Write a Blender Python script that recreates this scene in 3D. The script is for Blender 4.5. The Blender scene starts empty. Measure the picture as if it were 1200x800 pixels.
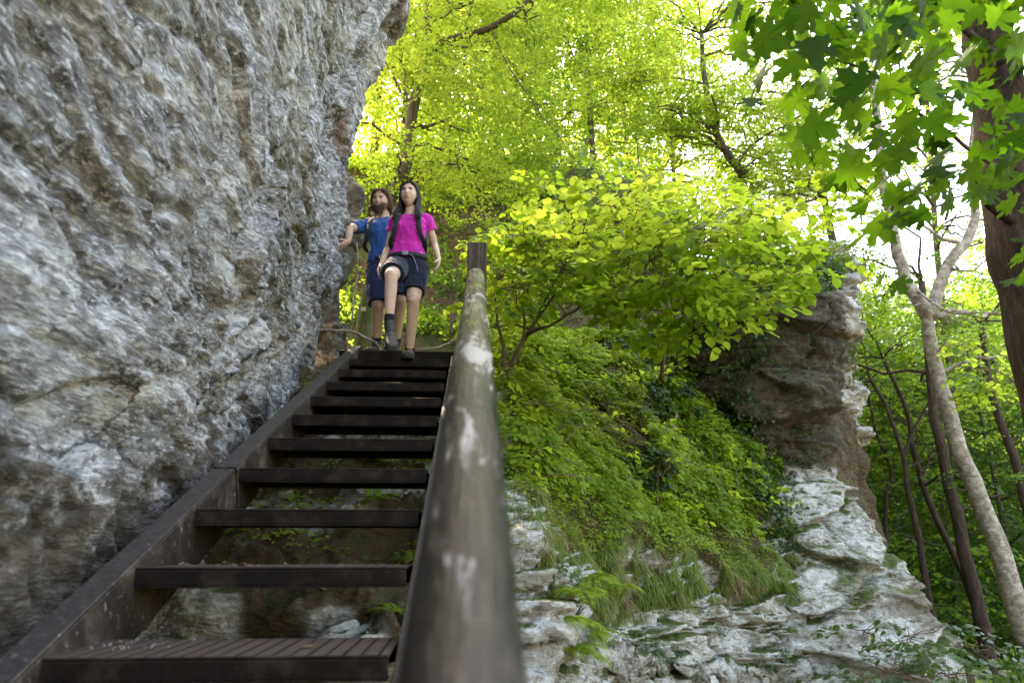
import bpy, math, random
import numpy as np
from mathutils import Vector, Matrix
R = math.radians
rng = np.random.default_rng(7)
random.seed(7)
scene = bpy.context.scene
COL = scene.collection
# ------------------------------------------------------------------ camera frame
PITCH = math.atan(240/800); YAW = 0.062; FPX = 800.0
CF = np.array([math.sin(YAW)*math.cos(PITCH), math.cos(YAW)*math.cos(PITCH), math.sin(PITCH)])
CR = np.array([math.cos(YAW), -math.sin(YAW), 0.0])
CU = np.cross(CR, CF)
def at(px, py, Y):
    """world point on the sight line of photo pixel (px,py) at distance Y up the valley"""
    d = CF + (px-600)/FPX*CR + (400-py)/FPX*CU
    return d*(Y/d[1])
def pix(P):
    P = np.asarray(P, float); z = P@CF
    return 600+FPX*(P@CR)/z, 400-FPX*(P@CU)/z, z
cd = bpy.data.cameras.new('camera'); cam = bpy.data.objects.new('camera', cd); COL.objects.link(cam)
cam.matrix_world = Matrix(((CR[0], CU[0], -CF[0], 0), (CR[1], CU[1], -CF[1], 0), (CR[2], CU[2], -CF[2], 0), (0, 0, 0, 1)))
cd.sensor_width = 36; cd.lens = 24; cd.clip_start = .02; cd.clip_end = 2000
cd.dof.use_dof = True; cd.dof.focus_distance = 4.9; cd.dof.aperture_fstop = 2.8
scene.camera = cam
# ------------------------------------------------------------------ noise
_p = np.random.default_rng(3).permutation(256); _p = np.concatenate([_p, _p, _p])
_g = np.random.default_rng(4).normal(size=(256, 3)); _g /= np.linalg.norm(_g, axis=1)[:, None]
def perlin(P):
    P = np.asarray(P, float); i = np.floor(P).astype(int); f = P-i; i &= 255
    u = f*f*f*(f*(f*6-15)+10); r = 0
    for dx in (0, 1):
        wx = u[:, 0] if dx else 1-u[:, 0]
        for dy in (0, 1):
            wy = u[:, 1] if dy else 1-u[:, 1]
            for dz in (0, 1):
                wz = u[:, 2] if dz else 1-u[:, 2]
                h = _p[_p[_p[(i[:, 0]+dx) & 255]+((i[:, 1]+dy) & 255)]+((i[:, 2]+dz) & 255)]
                r = r+wx*wy*wz*np.einsum('ij,ij->i', _g[h], f-np.array([dx, dy, dz]))
    return r*1.5
def fbm(P, o=4, lac=2.03, gain=.5):
    P = np.asarray(P, float); a = 1; s = 0
    for k in range(o):
        s = s+a*perlin(P+k*17.3); P = P*lac; a *= gain
    return s
def ridged(P, o=4):
    a = 1; s = 0
    for k in range(o):
        s = s+a*(1-2*np.abs(perlin(P+k*9.1))); P = P*2.07; a *= .5
    return s*.5
def voro(P):
    """F1, F2, random value of the nearest cell"""
    P = np.asarray(P, float); i = np.floor(P).astype(int)
    f1 = np.full(len(P), 9.); f2 = np.full(len(P), 9.); cid = np.zeros(len(P), int)
    for dx in (-1, 0, 1):
        for dy in (-1, 0, 1):
            for dz in (-1, 0, 1):
                c = i+np.array([dx, dy, dz])
                h = _p[_p[_p[c[:, 0] & 255]+(c[:, 1] & 255)]+(c[:, 2] & 255)]
                q = c+.5+_g[h]*.42
                d = np.linalg.norm(P-q, axis=1)
                m = d < f1
                f2 = np.where(m, f1, np.minimum(f2, d)); f1 = np.where(m, d, f1); cid = np.where(m, h, cid)
    return f1, f2, cid/255.
def facets(P):
    """angular facets: every cell is a plane tilted its own way"""
    P = np.asarray(P, float); i = np.floor(P).astype(int); f1 = np.full(len(P), 9.); out = np.zeros(len(P))
    for dx in (-1, 0, 1):
        for dy in (-1, 0, 1):
            for dz in (-1, 0, 1):
                c = i+np.array([dx, dy, dz]); h = _p[_p[_p[c[:, 0] & 255]+(c[:, 1] & 255)]+(c[:, 2] & 255)]
                v = P-(c+.5+_g[h]*.42); d = np.linalg.norm(v, axis=1); m = d < f1
                out = np.where(m, np.einsum('ij,ij->i', v, _g[(h*7+13) & 255])+(h/255.-.5)*.7, out); f1 = np.where(m, d, f1)
    return out
def sstep(a, b, x):
    t = np.clip((x-a)/(b-a), 0, 1); return t*t*(3-2*t)
# ------------------------------------------------------------------ objects
def link(o, parent=None):
    COL.objects.link(o)
    if parent is not None: o.parent = parent
    return o
def tag(o, label=None, cat=None, group=None, kind=None):
    if label: o['label'] = label
    if cat: o['category'] = cat
    if group: o['group'] = group
    if kind: o['kind'] = kind
    return o
def empty(name, loc=(0, 0, 0)):
    o = bpy.data.objects.new(name, None); o.location = tuple(float(v) for v in loc); o.empty_display_size = .2
    return link(o)
def nmesh(name, V, F, mat, parent=None, smooth=True, attrs=None):
    """V (n,3), F (m,k) array of equal faces or a list of faces; positions are world, parent offset removed"""
    me = bpy.data.meshes.new(name)
    V = np.asarray(V, float)
    if parent is not None:
        off = np.zeros(3); q = parent
        while q is not None: off += np.array(q.location); q = q.parent
        V = V-off
    if isinstance(F, np.ndarray):
        n, k = F.shape
        me.vertices.add(len(V)); me.vertices.foreach_set('co', V.ravel())
        me.loops.add(n*k); me.loops.foreach_set('vertex_index', F.ravel().astype(np.int32))
        me.polygons.add(n); me.polygons.foreach_set('loop_start', np.arange(0, n*k, k, dtype=np.int32))
    else:
        me.from_pydata(V.tolist(), [], [list(map(int, f)) for f in F])
    me.update(calc_edges=True)
    for an, av in (attrs or {}).items():
        a = me.attributes.new(an, 'FLOAT', 'POINT'); a.data.foreach_set('value', np.asarray(av, np.float32))
    if smooth: me.polygons.foreach_set('use_smooth', np.ones(len(me.polygons), bool))
    me.materials.append(mat)
    return link(bpy.data.objects.new(name, me), parent)
def grid_faces(nu, nv, wrap=False):
    a = np.arange(nu*nv).reshape(nu, nv)
    if wrap: a = np.concatenate([a, a[:, :1]], 1)
    return np.stack([a[:-1, :-1].ravel(), a[:-1, 1:].ravel(), a[1:, 1:].ravel(), a[1:, :-1].ravel()], 1)
def grid_normals(P):
    du = np.gradient(P, axis=0); dv = np.gradient(P, axis=1)
    n = np.cross(du, dv); return n/(np.linalg.norm(n, axis=2, keepdims=True)+1e-9)
class MB:
    """collects quads and polygons"""
    def __init__(s): s.v = []; s.f = []; s.n = 0
    def add(s, V, F):
        s.v.append(np.asarray(V, float)); s.f += [[i+s.n for i in f] for f in (F.tolist() if isinstance(F, np.ndarray) else F)]; s.n += len(V)
    def box(s, c, size, M=None, bev=0.0):
        h = np.array(size)/2.; b = min(bev, min(h)*.9)
        if b <= 0:
            V = np.array([[x, y, z] for x in (-1, 1) for y in (-1, 1) for z in (-1, 1)])*h
            F = [[0, 1, 3, 2], [4, 6, 7, 5], [0, 4, 5, 1], [2, 3, 7, 6], [0, 2, 6, 4], [1, 5, 7, 3]]
        else:
            V = []; idx = {}
            for x in (-1, 1):
                for y in (-1, 1):
                    for z in (-1, 1):
                        for ax in range(3):
                            p = np.array([x, y, z])*(h-b); p[ax] = (x, y, z)[ax]*h[ax]
                            idx[(x, y, z, ax)] = len(V); V.append(p)
            V = np.array(V); F = []
            for ax in range(3):
                o = [a for a in range(3) if a != ax]
                for sg in (-1, 1):
                    q = []
                    for (u, w) in ((-1, -1), (1, -1), (1, 1), (-1, 1)):
                        k = [0, 0, 0]; k[ax] = sg; k[o[0]] = u; k[o[1]] = w; q.append(idx[(*k, ax)])
                    F.append(q)
                for u in (-1, 1):
                    for w in (-1, 1):
                        k0 = [0, 0, 0]; k0[o[0]] = u; k0[o[1]] = w; k1 = list(k0); k0[ax] = -1; k1[ax] = 1
                        F.append([idx[(*k0, o[0])], idx[(*k1, o[0])], idx[(*k1, o[1])], idx[(*k0, o[1])]])
            for x in (-1, 1):
                for y in (-1, 1):
                    for z in (-1, 1): F.append([idx[(x, y, z, a)] for a in range(3)])
        if M is not None: V = V@np.array(M).T
        s.add(V+np.array(c), F)
    def tube(s, pts, rad, sides=8, cap=True, flat=None):
        P = np.array(pts, float); n = len(P); rad = np.broadcast_to(np.asarray(rad, float), (n,))
        T = np.gradient(P, axis=0); T /= np.linalg.norm(T, axis=1)[:, None]+1e-9
        up = np.array([0, 0, 1.]) if abs(T[0, 2]) < .9 else np.array([1., 0, 0])
        V = []; A = np.linspace(0, 2*math.pi, sides, endpoint=False)
        for k in range(n):
            a = np.cross(T[k], up); a /= np.linalg.norm(a)+1e-9; b = np.cross(a, T[k]); up = b
            fl = 1 if flat is None else flat
            V.append(P[k]+rad[k]*(np.cos(A)[:, None]*a+np.sin(A)[:, None]*b*fl))
        V = np.concatenate(V); F = grid_faces(n, sides, True).tolist()
        if cap:
            F += [list(range(sides))[::-1], list(range((n-1)*sides, n*sides))]
        s.add(V, F)
    def build(s, name, mat, parent=None, smooth=False):
        V = np.concatenate(s.v)
        o = nmesh(name, V, s.f, mat, parent, smooth)
        import bmesh
        bm = bmesh.new(); bm.from_mesh(o.data); bmesh.ops.recalc_face_normals(bm, faces=bm.faces); bm.to_mesh(o.data); bm.free()
        return o
def sub(pts, n=24, wob=0.0, seed=0):
    """smooth polyline through points"""
    P = np.array(pts, float)
    if len(P) == 2: P = np.array([P[0], (P[0]+P[1])/2, P[1]])
    Q = np.concatenate([[2*P[0]-P[1]], P, [2*P[-1]-P[-2]]]); m = len(P)-1
    t = np.linspace(0, m-1e-6, n); k = t.astype(int); f = (t-k)[:, None]
    a, b, c, d = Q[k], Q[k+1], Q[k+2], Q[k+3]
    r = .5*((2*b)+(c-a)*f+(2*a-5*b+4*c-d)*f*f+(-a+3*b-3*c+d)*f**3)
    if wob:
        w = np.stack([fbm(np.stack([t*1.3+seed*7.7+j*31, t*0, t*0+j], 1), 2) for j in range(3)], 1)
        r = r+w*wob*np.sin(np.linspace(0, math.pi, n))[:, None]**.5
    return r
# ------------------------------------------------------------------ materials
def newmat(name):
    m = bpy.data.materials.new(name); m.use_nodes = True; nt = m.node_tree
    for n in list(nt.nodes): nt.nodes.remove(n)
    return m, nt
class NT:
    def __init__(s, nt): s.nt = nt
    def n(s, t, **kw):
        nd = s.nt.nodes.new(t)
        for k, v in kw.items():
            if k.startswith('i_'): nd.inputs[int(k[2:]) if k[2:].isdigit() else k[2:].replace('_', ' ')].default_value = v
            else: setattr(nd, k, v)
        return nd
    def l(s, a, b): s.nt.links.new(a, b)
    def ramp(s, fac, stops):
        r = s.n('ShaderNodeValToRGB'); e = r.color_ramp.elements
        while len(e) > 1: e.remove(e[-1])
        e[0].position = stops[0][0]; e[0].color = (*stops[0][1], 1)
        for p, c in stops[1:]:
            q = e.new(p); q.color = (*c, 1)
        s.l(fac, r.inputs[0]); return r.outputs[0]
    def noise(s, vec, scale, det=6, rough=.6, dist=0):
        n = s.n('ShaderNodeTexNoise'); n.inputs['Scale'].default_value = scale; n.inputs['Detail'].default_value = det
        n.inputs['Roughness'].default_value = rough; n.inputs['Distortion'].default_value = dist
        s.l(vec, n.inputs['Vector']); return n.outputs['Fac']
    def math(s, op, a, b=None, c=None, clamp=False):
        m = s.n('ShaderNodeMath', operation=op, use_clamp=clamp)
        for i, v in enumerate((a, b, c)):
            if v is None: continue
            if isinstance(v, (int, float)): m.inputs[i].default_value = v
            else: s.l(v, m.inputs[i])
        return m.outputs[0]
    def mix(s, f, a, b, mode='MIX'):
        m = s.n('ShaderNodeMix', data_type='RGBA', blend_type=mode)
        for i, v in ((0, f), (6, a), (7, b)):
            if isinstance(v, (int, float)): m.inputs[i].default_value = v
            elif isinstance(v, tuple): m.inputs[i].default_value = (*v, 1)
            else: s.l(v, m.inputs[i])
        return m.outputs[2]
    def smooth(s, v, a, b):
        m = s.n('ShaderNodeMapRange', interpolation_type='SMOOTHSTEP'); s.l(v, m.inputs[0])
        m.inputs[1].default_value = a; m.inputs[2].default_value = b; return m.outputs[0]
    def pos(s, sc=(1, 1, 1), rot=(0, 0, 0)):
        g = s.n('ShaderNodeNewGeometry'); m = s.n('ShaderNodeMapping'); s.l(g.outputs['Position'], m.inputs[0])
        m.inputs['Scale'].default_value = sc; m.inputs['Rotation'].default_value = rot; return m.outputs[0]
    def obj(s, sc=(1, 1, 1)):
        g = s.n('ShaderNodeTexCoord'); m = s.n('ShaderNodeMapping'); s.l(g.outputs['Object'], m.inputs[0])
        m.inputs['Scale'].default_value = sc; return m.outputs[0]
    def bump(s, h, dist, strength=1, normal=None):
        b = s.n('ShaderNodeBump'); b.inputs['Distance'].default_value = dist; b.inputs['Strength'].default_value = strength
        s.l(h, b.inputs['Height'])
        if normal: s.l(normal, b.inputs['Normal'])
        return b.outputs[0]
    def out(s, col, rough=.8, normal=None, spec=.3, metal=0, extra=None):
        p = s.n('ShaderNodeBsdfPrincipled'); 
        for k, v in (('Base Color', col), ('Roughness', rough), ('Specular IOR Level', spec), ('Metallic', metal)):
            if isinstance(v, (int, float)): p.inputs[k].default_value = v
            elif isinstance(v, tuple): p.inputs[k].default_value = (*v, 1)
            else: s.l(v, p.inputs[k])
        if normal: s.l(normal, p.inputs['Normal'])
        o = s.n('ShaderNodeOutputMaterial'); s.l(p.outputs[0], o.inputs[0]); return p
def rock_mat(name, cols, stain, moss_amt=.5, bed=(1, 1, 2.2), bumpd=.02, fine=14., stain_rng=(.5, .68), mosscol=((.03, .05, .008), (.10, .12, .02)), soil_shade=False, cracks=False):
    m, nt = newmat(name); t = NT(nt); P = t.pos(bed); P1 = t.pos()
    n1 = t.noise(P, 1.3, 8, .66, .3); n2 = t.noise(P, fine, 7, .74, .1); n3 = t.noise(P1, .7, 6, .65, 1.2); n4 = t.noise(P, fine*4, 4, .7)
    f = t.math('ADD', t.math('MULTIPLY', n1, .38), t.math('MULTIPLY', n2, .62))
    c = t.ramp(f, [(.38, cols[0]), (.45, cols[1]), (.52, cols[2]), (.60, cols[3])])
    sp = t.smooth(n4, .53, .62); c = t.mix(t.math('MULTIPLY', sp, .7), c, cols[3])
    sp2 = t.smooth(t.noise(P, fine*1.7, 5, .75), .55, .64); c = t.mix(t.math('MULTIPLY', sp2, .75), c, cols[0])
    if cracks:
        wn = t.n('ShaderNodeTexNoise'); wn.inputs['Scale'].default_value = 2.5; wn.inputs['Detail'].default_value = 6; wn.inputs['Roughness'].default_value = .65; t.l(P1, wn.inputs['Vector'])
        vm = t.n('ShaderNodeVectorMath', operation='MULTIPLY_ADD'); t.l(wn.outputs['Color'], vm.inputs[0]); vm.inputs[1].default_value = (.5, .5, .5); t.l(t.pos((1, .3, 1.5), (R(-8), 0, 0)), vm.inputs[2])
        cv = t.n('ShaderNodeTexVoronoi', feature='DISTANCE_TO_EDGE'); cv.inputs['Scale'].default_value = 1.9; t.l(vm.outputs[0], cv.inputs['Vector'])
        cm = t.math('MULTIPLY', t.math('SUBTRACT', 1.0, t.smooth(cv.outputs['Distance'], .0, .035)), t.smooth(t.noise(P1, 1.1, 4, .6), .46, .58))
        c = t.mix(t.math('MULTIPLY', cm, .8), c, (.035, .03, .022))
    st = t.smooth(n3, *stain_rng); c = t.mix(t.math('MULTIPLY', st, .75), c, stain)
    g = t.n('ShaderNodeNewGeometry'); sep = t.n('ShaderNodeSeparateXYZ'); t.l(g.outputs['Normal'], sep.inputs[0])
    nz = t.math('ADD', sep.outputs[2], t.math('MULTIPLY', t.math('SUBTRACT', t.noise(P1, 3.1, 6, .7), .5), 1.6))
    mo = t.smooth(nz, 1.05-moss_amt, 1.35-moss_amt)
    at_ = t.n('ShaderNodeAttribute', attribute_name='moss'); mo = t.math('MAXIMUM', mo, t.smooth(t.math('ADD', at_.outputs['Fac'], t.math('MULTIPLY', t.math('SUBTRACT', t.noise(P1, 5, 6, .7), .5), 1.2)), .45, .75))
    mc = t.ramp(t.noise(P1, 22, 5, .7), [(.35, mosscol[0]), (.65, mosscol[1])])
    c = t.mix(mo, c, mc)
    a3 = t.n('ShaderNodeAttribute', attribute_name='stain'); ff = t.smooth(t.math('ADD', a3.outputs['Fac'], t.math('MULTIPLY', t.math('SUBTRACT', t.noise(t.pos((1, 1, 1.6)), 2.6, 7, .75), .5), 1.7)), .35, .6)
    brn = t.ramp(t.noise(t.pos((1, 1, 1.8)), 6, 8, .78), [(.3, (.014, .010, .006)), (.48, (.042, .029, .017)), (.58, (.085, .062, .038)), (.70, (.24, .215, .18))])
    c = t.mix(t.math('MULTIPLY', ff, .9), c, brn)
    a4 = t.n('ShaderNodeAttribute', attribute_name='rust'); fr = t.smooth(t.math('ADD', a4.outputs['Fac'], t.math('MULTIPLY', t.math('SUBTRACT', t.noise(t.pos((2.4, 2.4, .8)), 3, 6, .7), .5), 1.6)), .4, .75)
    c = t.mix(t.math('MULTIPLY', fr, .8), c, t.ramp(n2, [(.35, (.05, .022, .010)), (.6, (.20, .11, .06))]))
    if soil_shade:
        a2 = t.n('ShaderNodeAttribute', attribute_name='soil_shade')
        sc = t.ramp(t.noise(P1, 9, 7, .75), [(.3, (.035, .022, .012)), (.5, (.10, .065, .035)), (.62, (.05, .06, .02)), (.75, (.19, .14, .08))])
        c = t.mix(t.smooth(a2.outputs['Fac'], .35, .65), c, sc)
    h = t.math('ADD', t.math('MULTIPLY', n2, 1.0), t.math('MULTIPLY', n4, .35))
    v = t.n('ShaderNodeTexVoronoi', feature='DISTANCE_TO_EDGE'); v.inputs['Scale'].default_value = fine*.45
    t.l(t.mix(.15, P, t.n('ShaderNodeTexNoise').outputs['Color']), v.inputs['Vector'])
    h = t.math('ADD', h, t.math('MULTIPLY', t.smooth(v.outputs['Distance'], 0, .12), .3))
    b = t.bump(h, bumpd, .9)
    t.out(c, .85, b, .25); return m
M = {}
M['wall'] = rock_mat('grey_limestone', [(.05, .047, .045), (.20, .192, .190), (.36, .35, .345), (.70, .69, .67)], (.17, .16, .125), .18, (1.0, .42, 1.6), .04, 12., (.57, .74), cracks=True)
M['cliff'] = rock_mat('white_limestone', [(.10, .08, .055), (.38, .345, .29), (.50, .48, .44), (.68, .67, .64)], (.24, .20, .12), .42, (1, 1, 1.9), .05, 8., (.52, .70), soil_shade=True)
M['outcrop'] = rock_mat('outcrop_limestone', [(.09, .075, .055), (.34, .31, .27), (.52, .50, .46), (.70, .69, .66)], (.15, .12, .07), .40, (1, 1, 1.7), .05, 8., (.50, .64))
def leaf_mat(name, c0, c1, tr0, tr1, trans=.5, rough=.45, spec=.35):
    m, nt = newmat(name); t = NT(nt)
    a = t.n('ShaderNodeAttribute', attribute_name='rnd')
    dif = t.ramp(a.outputs['Fac'], [(0, c0), (1, c1)]); tc = t.ramp(a.outputs['Fac'], [(0, tr0), (1, tr1)])
    p = t.n('ShaderNodeBsdfPrincipled'); t.l(dif, p.inputs['Base Color']); p.inputs['Roughness'].default_value = rough; p.inputs['Specular IOR Level'].default_value = spec
    b = t.n('ShaderNodeBsdfTranslucent'); t.l(tc, b.inputs[0])
    mx = t.n('ShaderNodeMixShader'); mx.inputs[0].default_value = trans; t.l(p.outputs[0], mx.inputs[1]); t.l(b.outputs[0], mx.inputs[2])
    o = t.n('ShaderNodeOutputMaterial'); t.l(mx.outputs[0], o.inputs[0]); return m
M['beech'] = leaf_mat('beech_leaf', (.05, .10, .008), (.14, .21, .018), (.26, .40, .025), (.62, .70, .09), .62)
M['hazel'] = leaf_mat('hazel_leaf', (.05, .12, .01), (.12, .21, .02), (.28, .45, .025), (.62, .72, .08), .62)
M['maple'] = leaf_mat('maple_leaf', (.014, .042, .005), (.03, .075, .008), (.035, .10, .005), (.12, .25, .012), .55, .6, .15)
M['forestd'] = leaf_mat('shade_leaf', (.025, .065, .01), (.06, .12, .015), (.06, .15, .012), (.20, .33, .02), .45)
M['forest'] = leaf_mat('forest_leaf', (.03, .08, .01), (.08, .15, .02), (.17, .31, .025), (.40, .54, .06), .5)
M['herb'] = leaf_mat('herb_leaf', (.10, .18, .018), (.27, .37, .04), (.38, .52, .04), (.70, .78, .10), .55)
M['herbdark'] = leaf_mat('ivy_leaf', (.025, .06, .02), (.06, .12, .035), (.05, .12, .02), (.14, .24, .03), .35, .35, .5)
M['grass'] = leaf_mat('grass_blade', (.10, .16, .03), (.24, .29, .07), (.20, .32, .04), (.45, .52, .09), .45, .7)
M['straw'] = leaf_mat('dry_grass', (.16, .11, .05), (.36, .27, .14), (.15, .10, .04), (.34, .24, .10), .3, .7)
M['litter'] = leaf_mat('dead_leaf', (.09, .05, .025), (.28, .17, .09), (.08, .04, .02), (.2, .1, .04), .2, .7)
def bark_mat(name, cols, sc=(9, 9, 1.6), bd=.015, moss=0.0):
    m, nt = newmat(name); t = NT(nt); P = t.pos(sc); P1 = t.pos()
    n1 = t.noise(P, 2.2, 7, .7, .8); n2 = t.noise(P1, 5, 5, .7)
    c = t.ramp(n1, [(.3, cols[0]), (.5, cols[1]), (.68, cols[2])])
    c = t.mix(t.math('MULTIPLY', t.smooth(n2, .52, .66), .7), c, cols[3])
    if moss: c = t.mix(t.smooth(t.noise(P1, 1.7, 5, .7), .62-moss, .72-moss), c, (.07, .09, .02))
    t.out(c, .85, t.bump(n1, bd, .8), .2); return m
M['bark_dark'] = bark_mat('dark_bark', [(.012, .008, .006), (.045, .028, .02), (.10, .065, .045), (.03, .02, .014)], (14, 14, 2.2), .03)
M['bark'] = bark_mat('grey_brown_bark', [(.03, .022, .014), (.085, .065, .045), (.16, .13, .10), (.06, .055, .03)], moss=.1)
M['bark_pale'] = bark_mat('pale_beech_bark', [(.09, .07, .05), (.28, .235, .185), (.52, .47, .40), (.09, .085, .045)], (5, 5, 6), .012)
M['twig'] = bark_mat('twig_bark', [(.04, .025, .015), (.12, .08, .05), (.2, .15, .1), (.08, .06, .03)], (9, 9, 3), .003)
def plain(name, c0, c1, rough=.7, scale=40, bd=.001, spec=.3, metal=0, det=4, thr=(.35, .65)):
    m, nt = newmat(name); t = NT(nt); P = t.obj()
    n = t.noise(P, scale, det, .6); c = t.ramp(n, [(thr[0], c0), (thr[1], c1)])
    t.out(c, rough, t.bump(n, bd, .6), spec, metal); return m
# ================================================================== STAIRCASE
SY, SZ, SG, SR, SXL, SXR = 1.80, -.249, .403, .190, -.984, -.185
def stair_z(Y): return SZ+(Y-SY)/SG*SR
SLOPE = math.atan(SR/SG)
def metal_tread_mat():
    m, nt = newmat('worn_dark_metal_tread'); t = NT(nt); P = t.pos()
    n1 = t.noise(P, 9, 7, .7); n2 = t.noise(P, 60, 4, .7)
    c = t.ramp(n1, [(.3, (.005, .0035, .003)), (.5, (.012, .008, .006)), (.7, (.04, .029, .022))])
    sep = t.n('ShaderNodeSeparateXYZ'); t.l(P, sep.inputs[0])
    wx = t.math('ABSOLUTE', t.math('SINE', t.math('MULTIPLY', sep.outputs[0], math.pi/.042)))
    wy = t.math('ABSOLUTE', t.math('SINE', t.math('MULTIPLY', sep.outputs[1], math.pi/.0235)))
    gx = t.smooth(wx, .1, .45); gy = t.smooth(wy, .05, .3)
    g = t.n('ShaderNodeNewGeometry'); s2 = t.n('ShaderNodeSeparateXYZ'); t.l(g.outputs['Normal'], s2.inputs[0]); topf = t.smooth(s2.outputs[2], .6, .9)
    hgt = t.math('MULTIPLY', t.math('ADD', t.math('MULTIPLY', gx, 1.0), t.math('MULTIPLY', gy, .35)), topf)
    rib_gap = t.math('MULTIPLY', t.math('SUBTRACT', 1.0, gx), topf)  # dark lines between the raised bars of the tread top
    c = t.mix(topf, c, t.mix(t.noise(P, 30, 4, .7), (.03, .021, .016), (.10, .075, .06))); c = t.mix(t.math('MULTIPLY', rib_gap, .9), c, (.004, .003, .003))
    h = t.math('ADD', hgt, t.math('MULTIPLY', n2, .25))
    t.out(c, .7, t.bump(h, .003, .8), .1); return m
M['tread'] = metal_tread_mat()
def rust_mat():
    m, nt = newmat('rusty_brown_steel'); t = NT(nt); P = t.pos((1, .5, .6)); P1 = t.pos()
    n1 = t.noise(P, 7, 8, .72, .5); n2 = t.noise(P1, 45, 5, .75)
    c = t.ramp(n1, [(.34, (.007, .004, .003)), (.47, (.018, .011, .007)), (.56, (.044, .028, .018)), (.68, (.13, .10, .075))])
    c = t.mix(t.math('MULTIPLY', t.smooth(n2, .58, .7), .6), c, (.38, .34, .30))
    g = t.n('ShaderNodeNewGeometry'); s2 = t.n('ShaderNodeSeparateXYZ'); t.l(g.outputs['Normal'], s2.inputs[0]); top = t.smooth(s2.outputs[2], .5, .85)
    pc = t.ramp(n2, [(.35, (.013, .010, .009)), (.6, (.034, .028, .026)), (.72, (.12, .105, .095))])
    c = t.mix(top, c, pc)
    t.out(c, .65, t.bump(t.math('ADD', n1, n2), .004, .7), .35); return m
M['rust'] = rust_mat()
def rail_mat():
    m, nt = newmat('weathered_handrail_wood'); t = NT(nt)
    P = t.pos((1, .16, .3), (0, 0, 0)); Pf = t.pos((1, .05, .12)); P1 = t.pos()
    g1 = t.noise(Pf, 90, 5, .7, .2); n1 = t.noise(P, 13, 7, .74, 1.0); n2 = t.noise(t.pos((1, .35, .5)), 9, 5, .7, 1.0)
    c = t.ramp(t.math('ADD', t.math('MULTIPLY', n1, .75), t.math('MULTIPLY', g1, .25)), [(.43, (.005, .003, .002)), (.51, (.014, .009, .006)), (.55, (.045, .032, .024)), (.585, (.32, .29, .26))])
    sep = t.n('ShaderNodeSeparateXYZ'); t.l(P1, sep.inputs[0])
    green = t.math('MULTIPLY', t.smooth(n2, .45, .6), t.smooth(sep.outputs[1], 1.0, 2.6))
    c = t.mix(t.math('MULTIPLY', green, .75), c, (.16, .17, .045))
    r = t.ramp(n1, [(.42, (.30, .30, .30)), (.58, (.55, .55, .55))])
    t.out(c, r, t.bump(t.math('ADD', g1, t.math('MULTIPLY', n1, .5)), .006, .8), .22); return m
M['rail'] = rail_mat()
M['postwood'] = bark_mat('dark_post_wood', [(.02, .014, .010), (.055, .04, .03), (.12, .095, .075), (.07, .055, .045)], (30, 30, 2.5), .004)
stairs = tag(empty('staircase', (0, 0, -1.5)), 'steep dark metal staircase with a thick round wooden handrail beside the rock wall', 'staircase')
TH = .043
for n in range(-3, 11):
    y0 = SY+(n-1)*SG; z0 = SZ+(n-1)*SR
    m = MB(); xm = (SXL+SXR)/2; w = SXR-SXL
    d = .335
    m.box((xm, y0+d/2, z0-.004), (w, d, .008), bev=.002)              # grated plate
    m.box((xm, y0+.004, z0-TH/2-.009), (w, .008, TH), bev=.002)       # front flange
    m.box((xm, y0+d-.004, z0-TH/2-.009), (w, .008, TH), bev=.002)     # rear flange
    m.box((xm, y0+.028, z0-TH-.0125), (w-.006, .055, .006))           # lower lips
    m.box((xm, y0+d-.028, z0-TH-.0125), (w-.006, .055, .006))
    for xx in np.linspace(SXL+.12, SXR-.12, 4): m.box((xx, y0+d/2, z0-.03), (.008, d-.02, .035))
    m.build('tread', M['tread'], stairs)
yt = SY+10*SG; zt = SZ+10*SR
m = MB(); m.box(((SXL+SXR)/2-.02, yt+.6, zt-.03), (SXR-SXL+.3, 1.2, .06), bev=.004)
m.box(((SXL+SXR)/2, yt-.012, zt-.09), (SXR-SXL, .02, .16), bev=.003)
m.box(((SXL+SXR)/2, yt+.5, zt-.13), (SXR-SXL, .08, .14), bev=.003); m.build('landing', M['tread'], stairs)
# stringers: channel sections running up the slope
def stringer(xin, sgn, ya, yb, lift=.004, depth=.21, flange=.082):
    m = MB(); L = (yb-ya)/math.cos(SLOPE); ym = (ya+yb)/2; zm = stair_z(ym)
    c, s_ = math.cos(SLOPE), math.sin(SLOPE); Rm = [[1, 0, 0], [0, c, -s_], [0, s_, c]]
    up = np.array([0, -s_, c])
    cc = np.array([xin+sgn*.006, ym, zm])
    m.box(cc+up*(lift-depth/2)*1.0, (.012, L, depth), Rm, .002)
    m.box(cc+up*(lift+.0065)+np.array([sgn*(flange/2-.006), 0, 0]), (flange, L, .011), Rm, .003)
    m.box(cc+up*(lift-depth-.0065)+np.array([sgn*(flange/2-.006), 0, 0]), (flange, L, .011), Rm, .003)
    return m, up, Rm
m, up, Rm = stringer(SXL, -1, -1.2, 2.98); m.build('stringer', M['rust'], stairs)
m, up, Rm = stringer(SXL, -1, 2.986, 5.95); 
for q in (3.0,): # joint plate and bolts
    m.box(np.array([SXL+.004, q+.03, stair_z(q+.03)])+up*-.10, (.008, .10, .205), Rm, .002)
    m.box(np.array([SXL-.035, q-.02, stair_z(q-.02)])+up*.0195, (.09, .05, .008), Rm, .002)
m.build('stringer', M['rust'], stairs)
m, up, Rm = stringer(SXR+.012, 1, -1.2, 5.95, flange=.06, lift=-.045, depth=.17); m.build('stringer', M['rust'], stairs)
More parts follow.
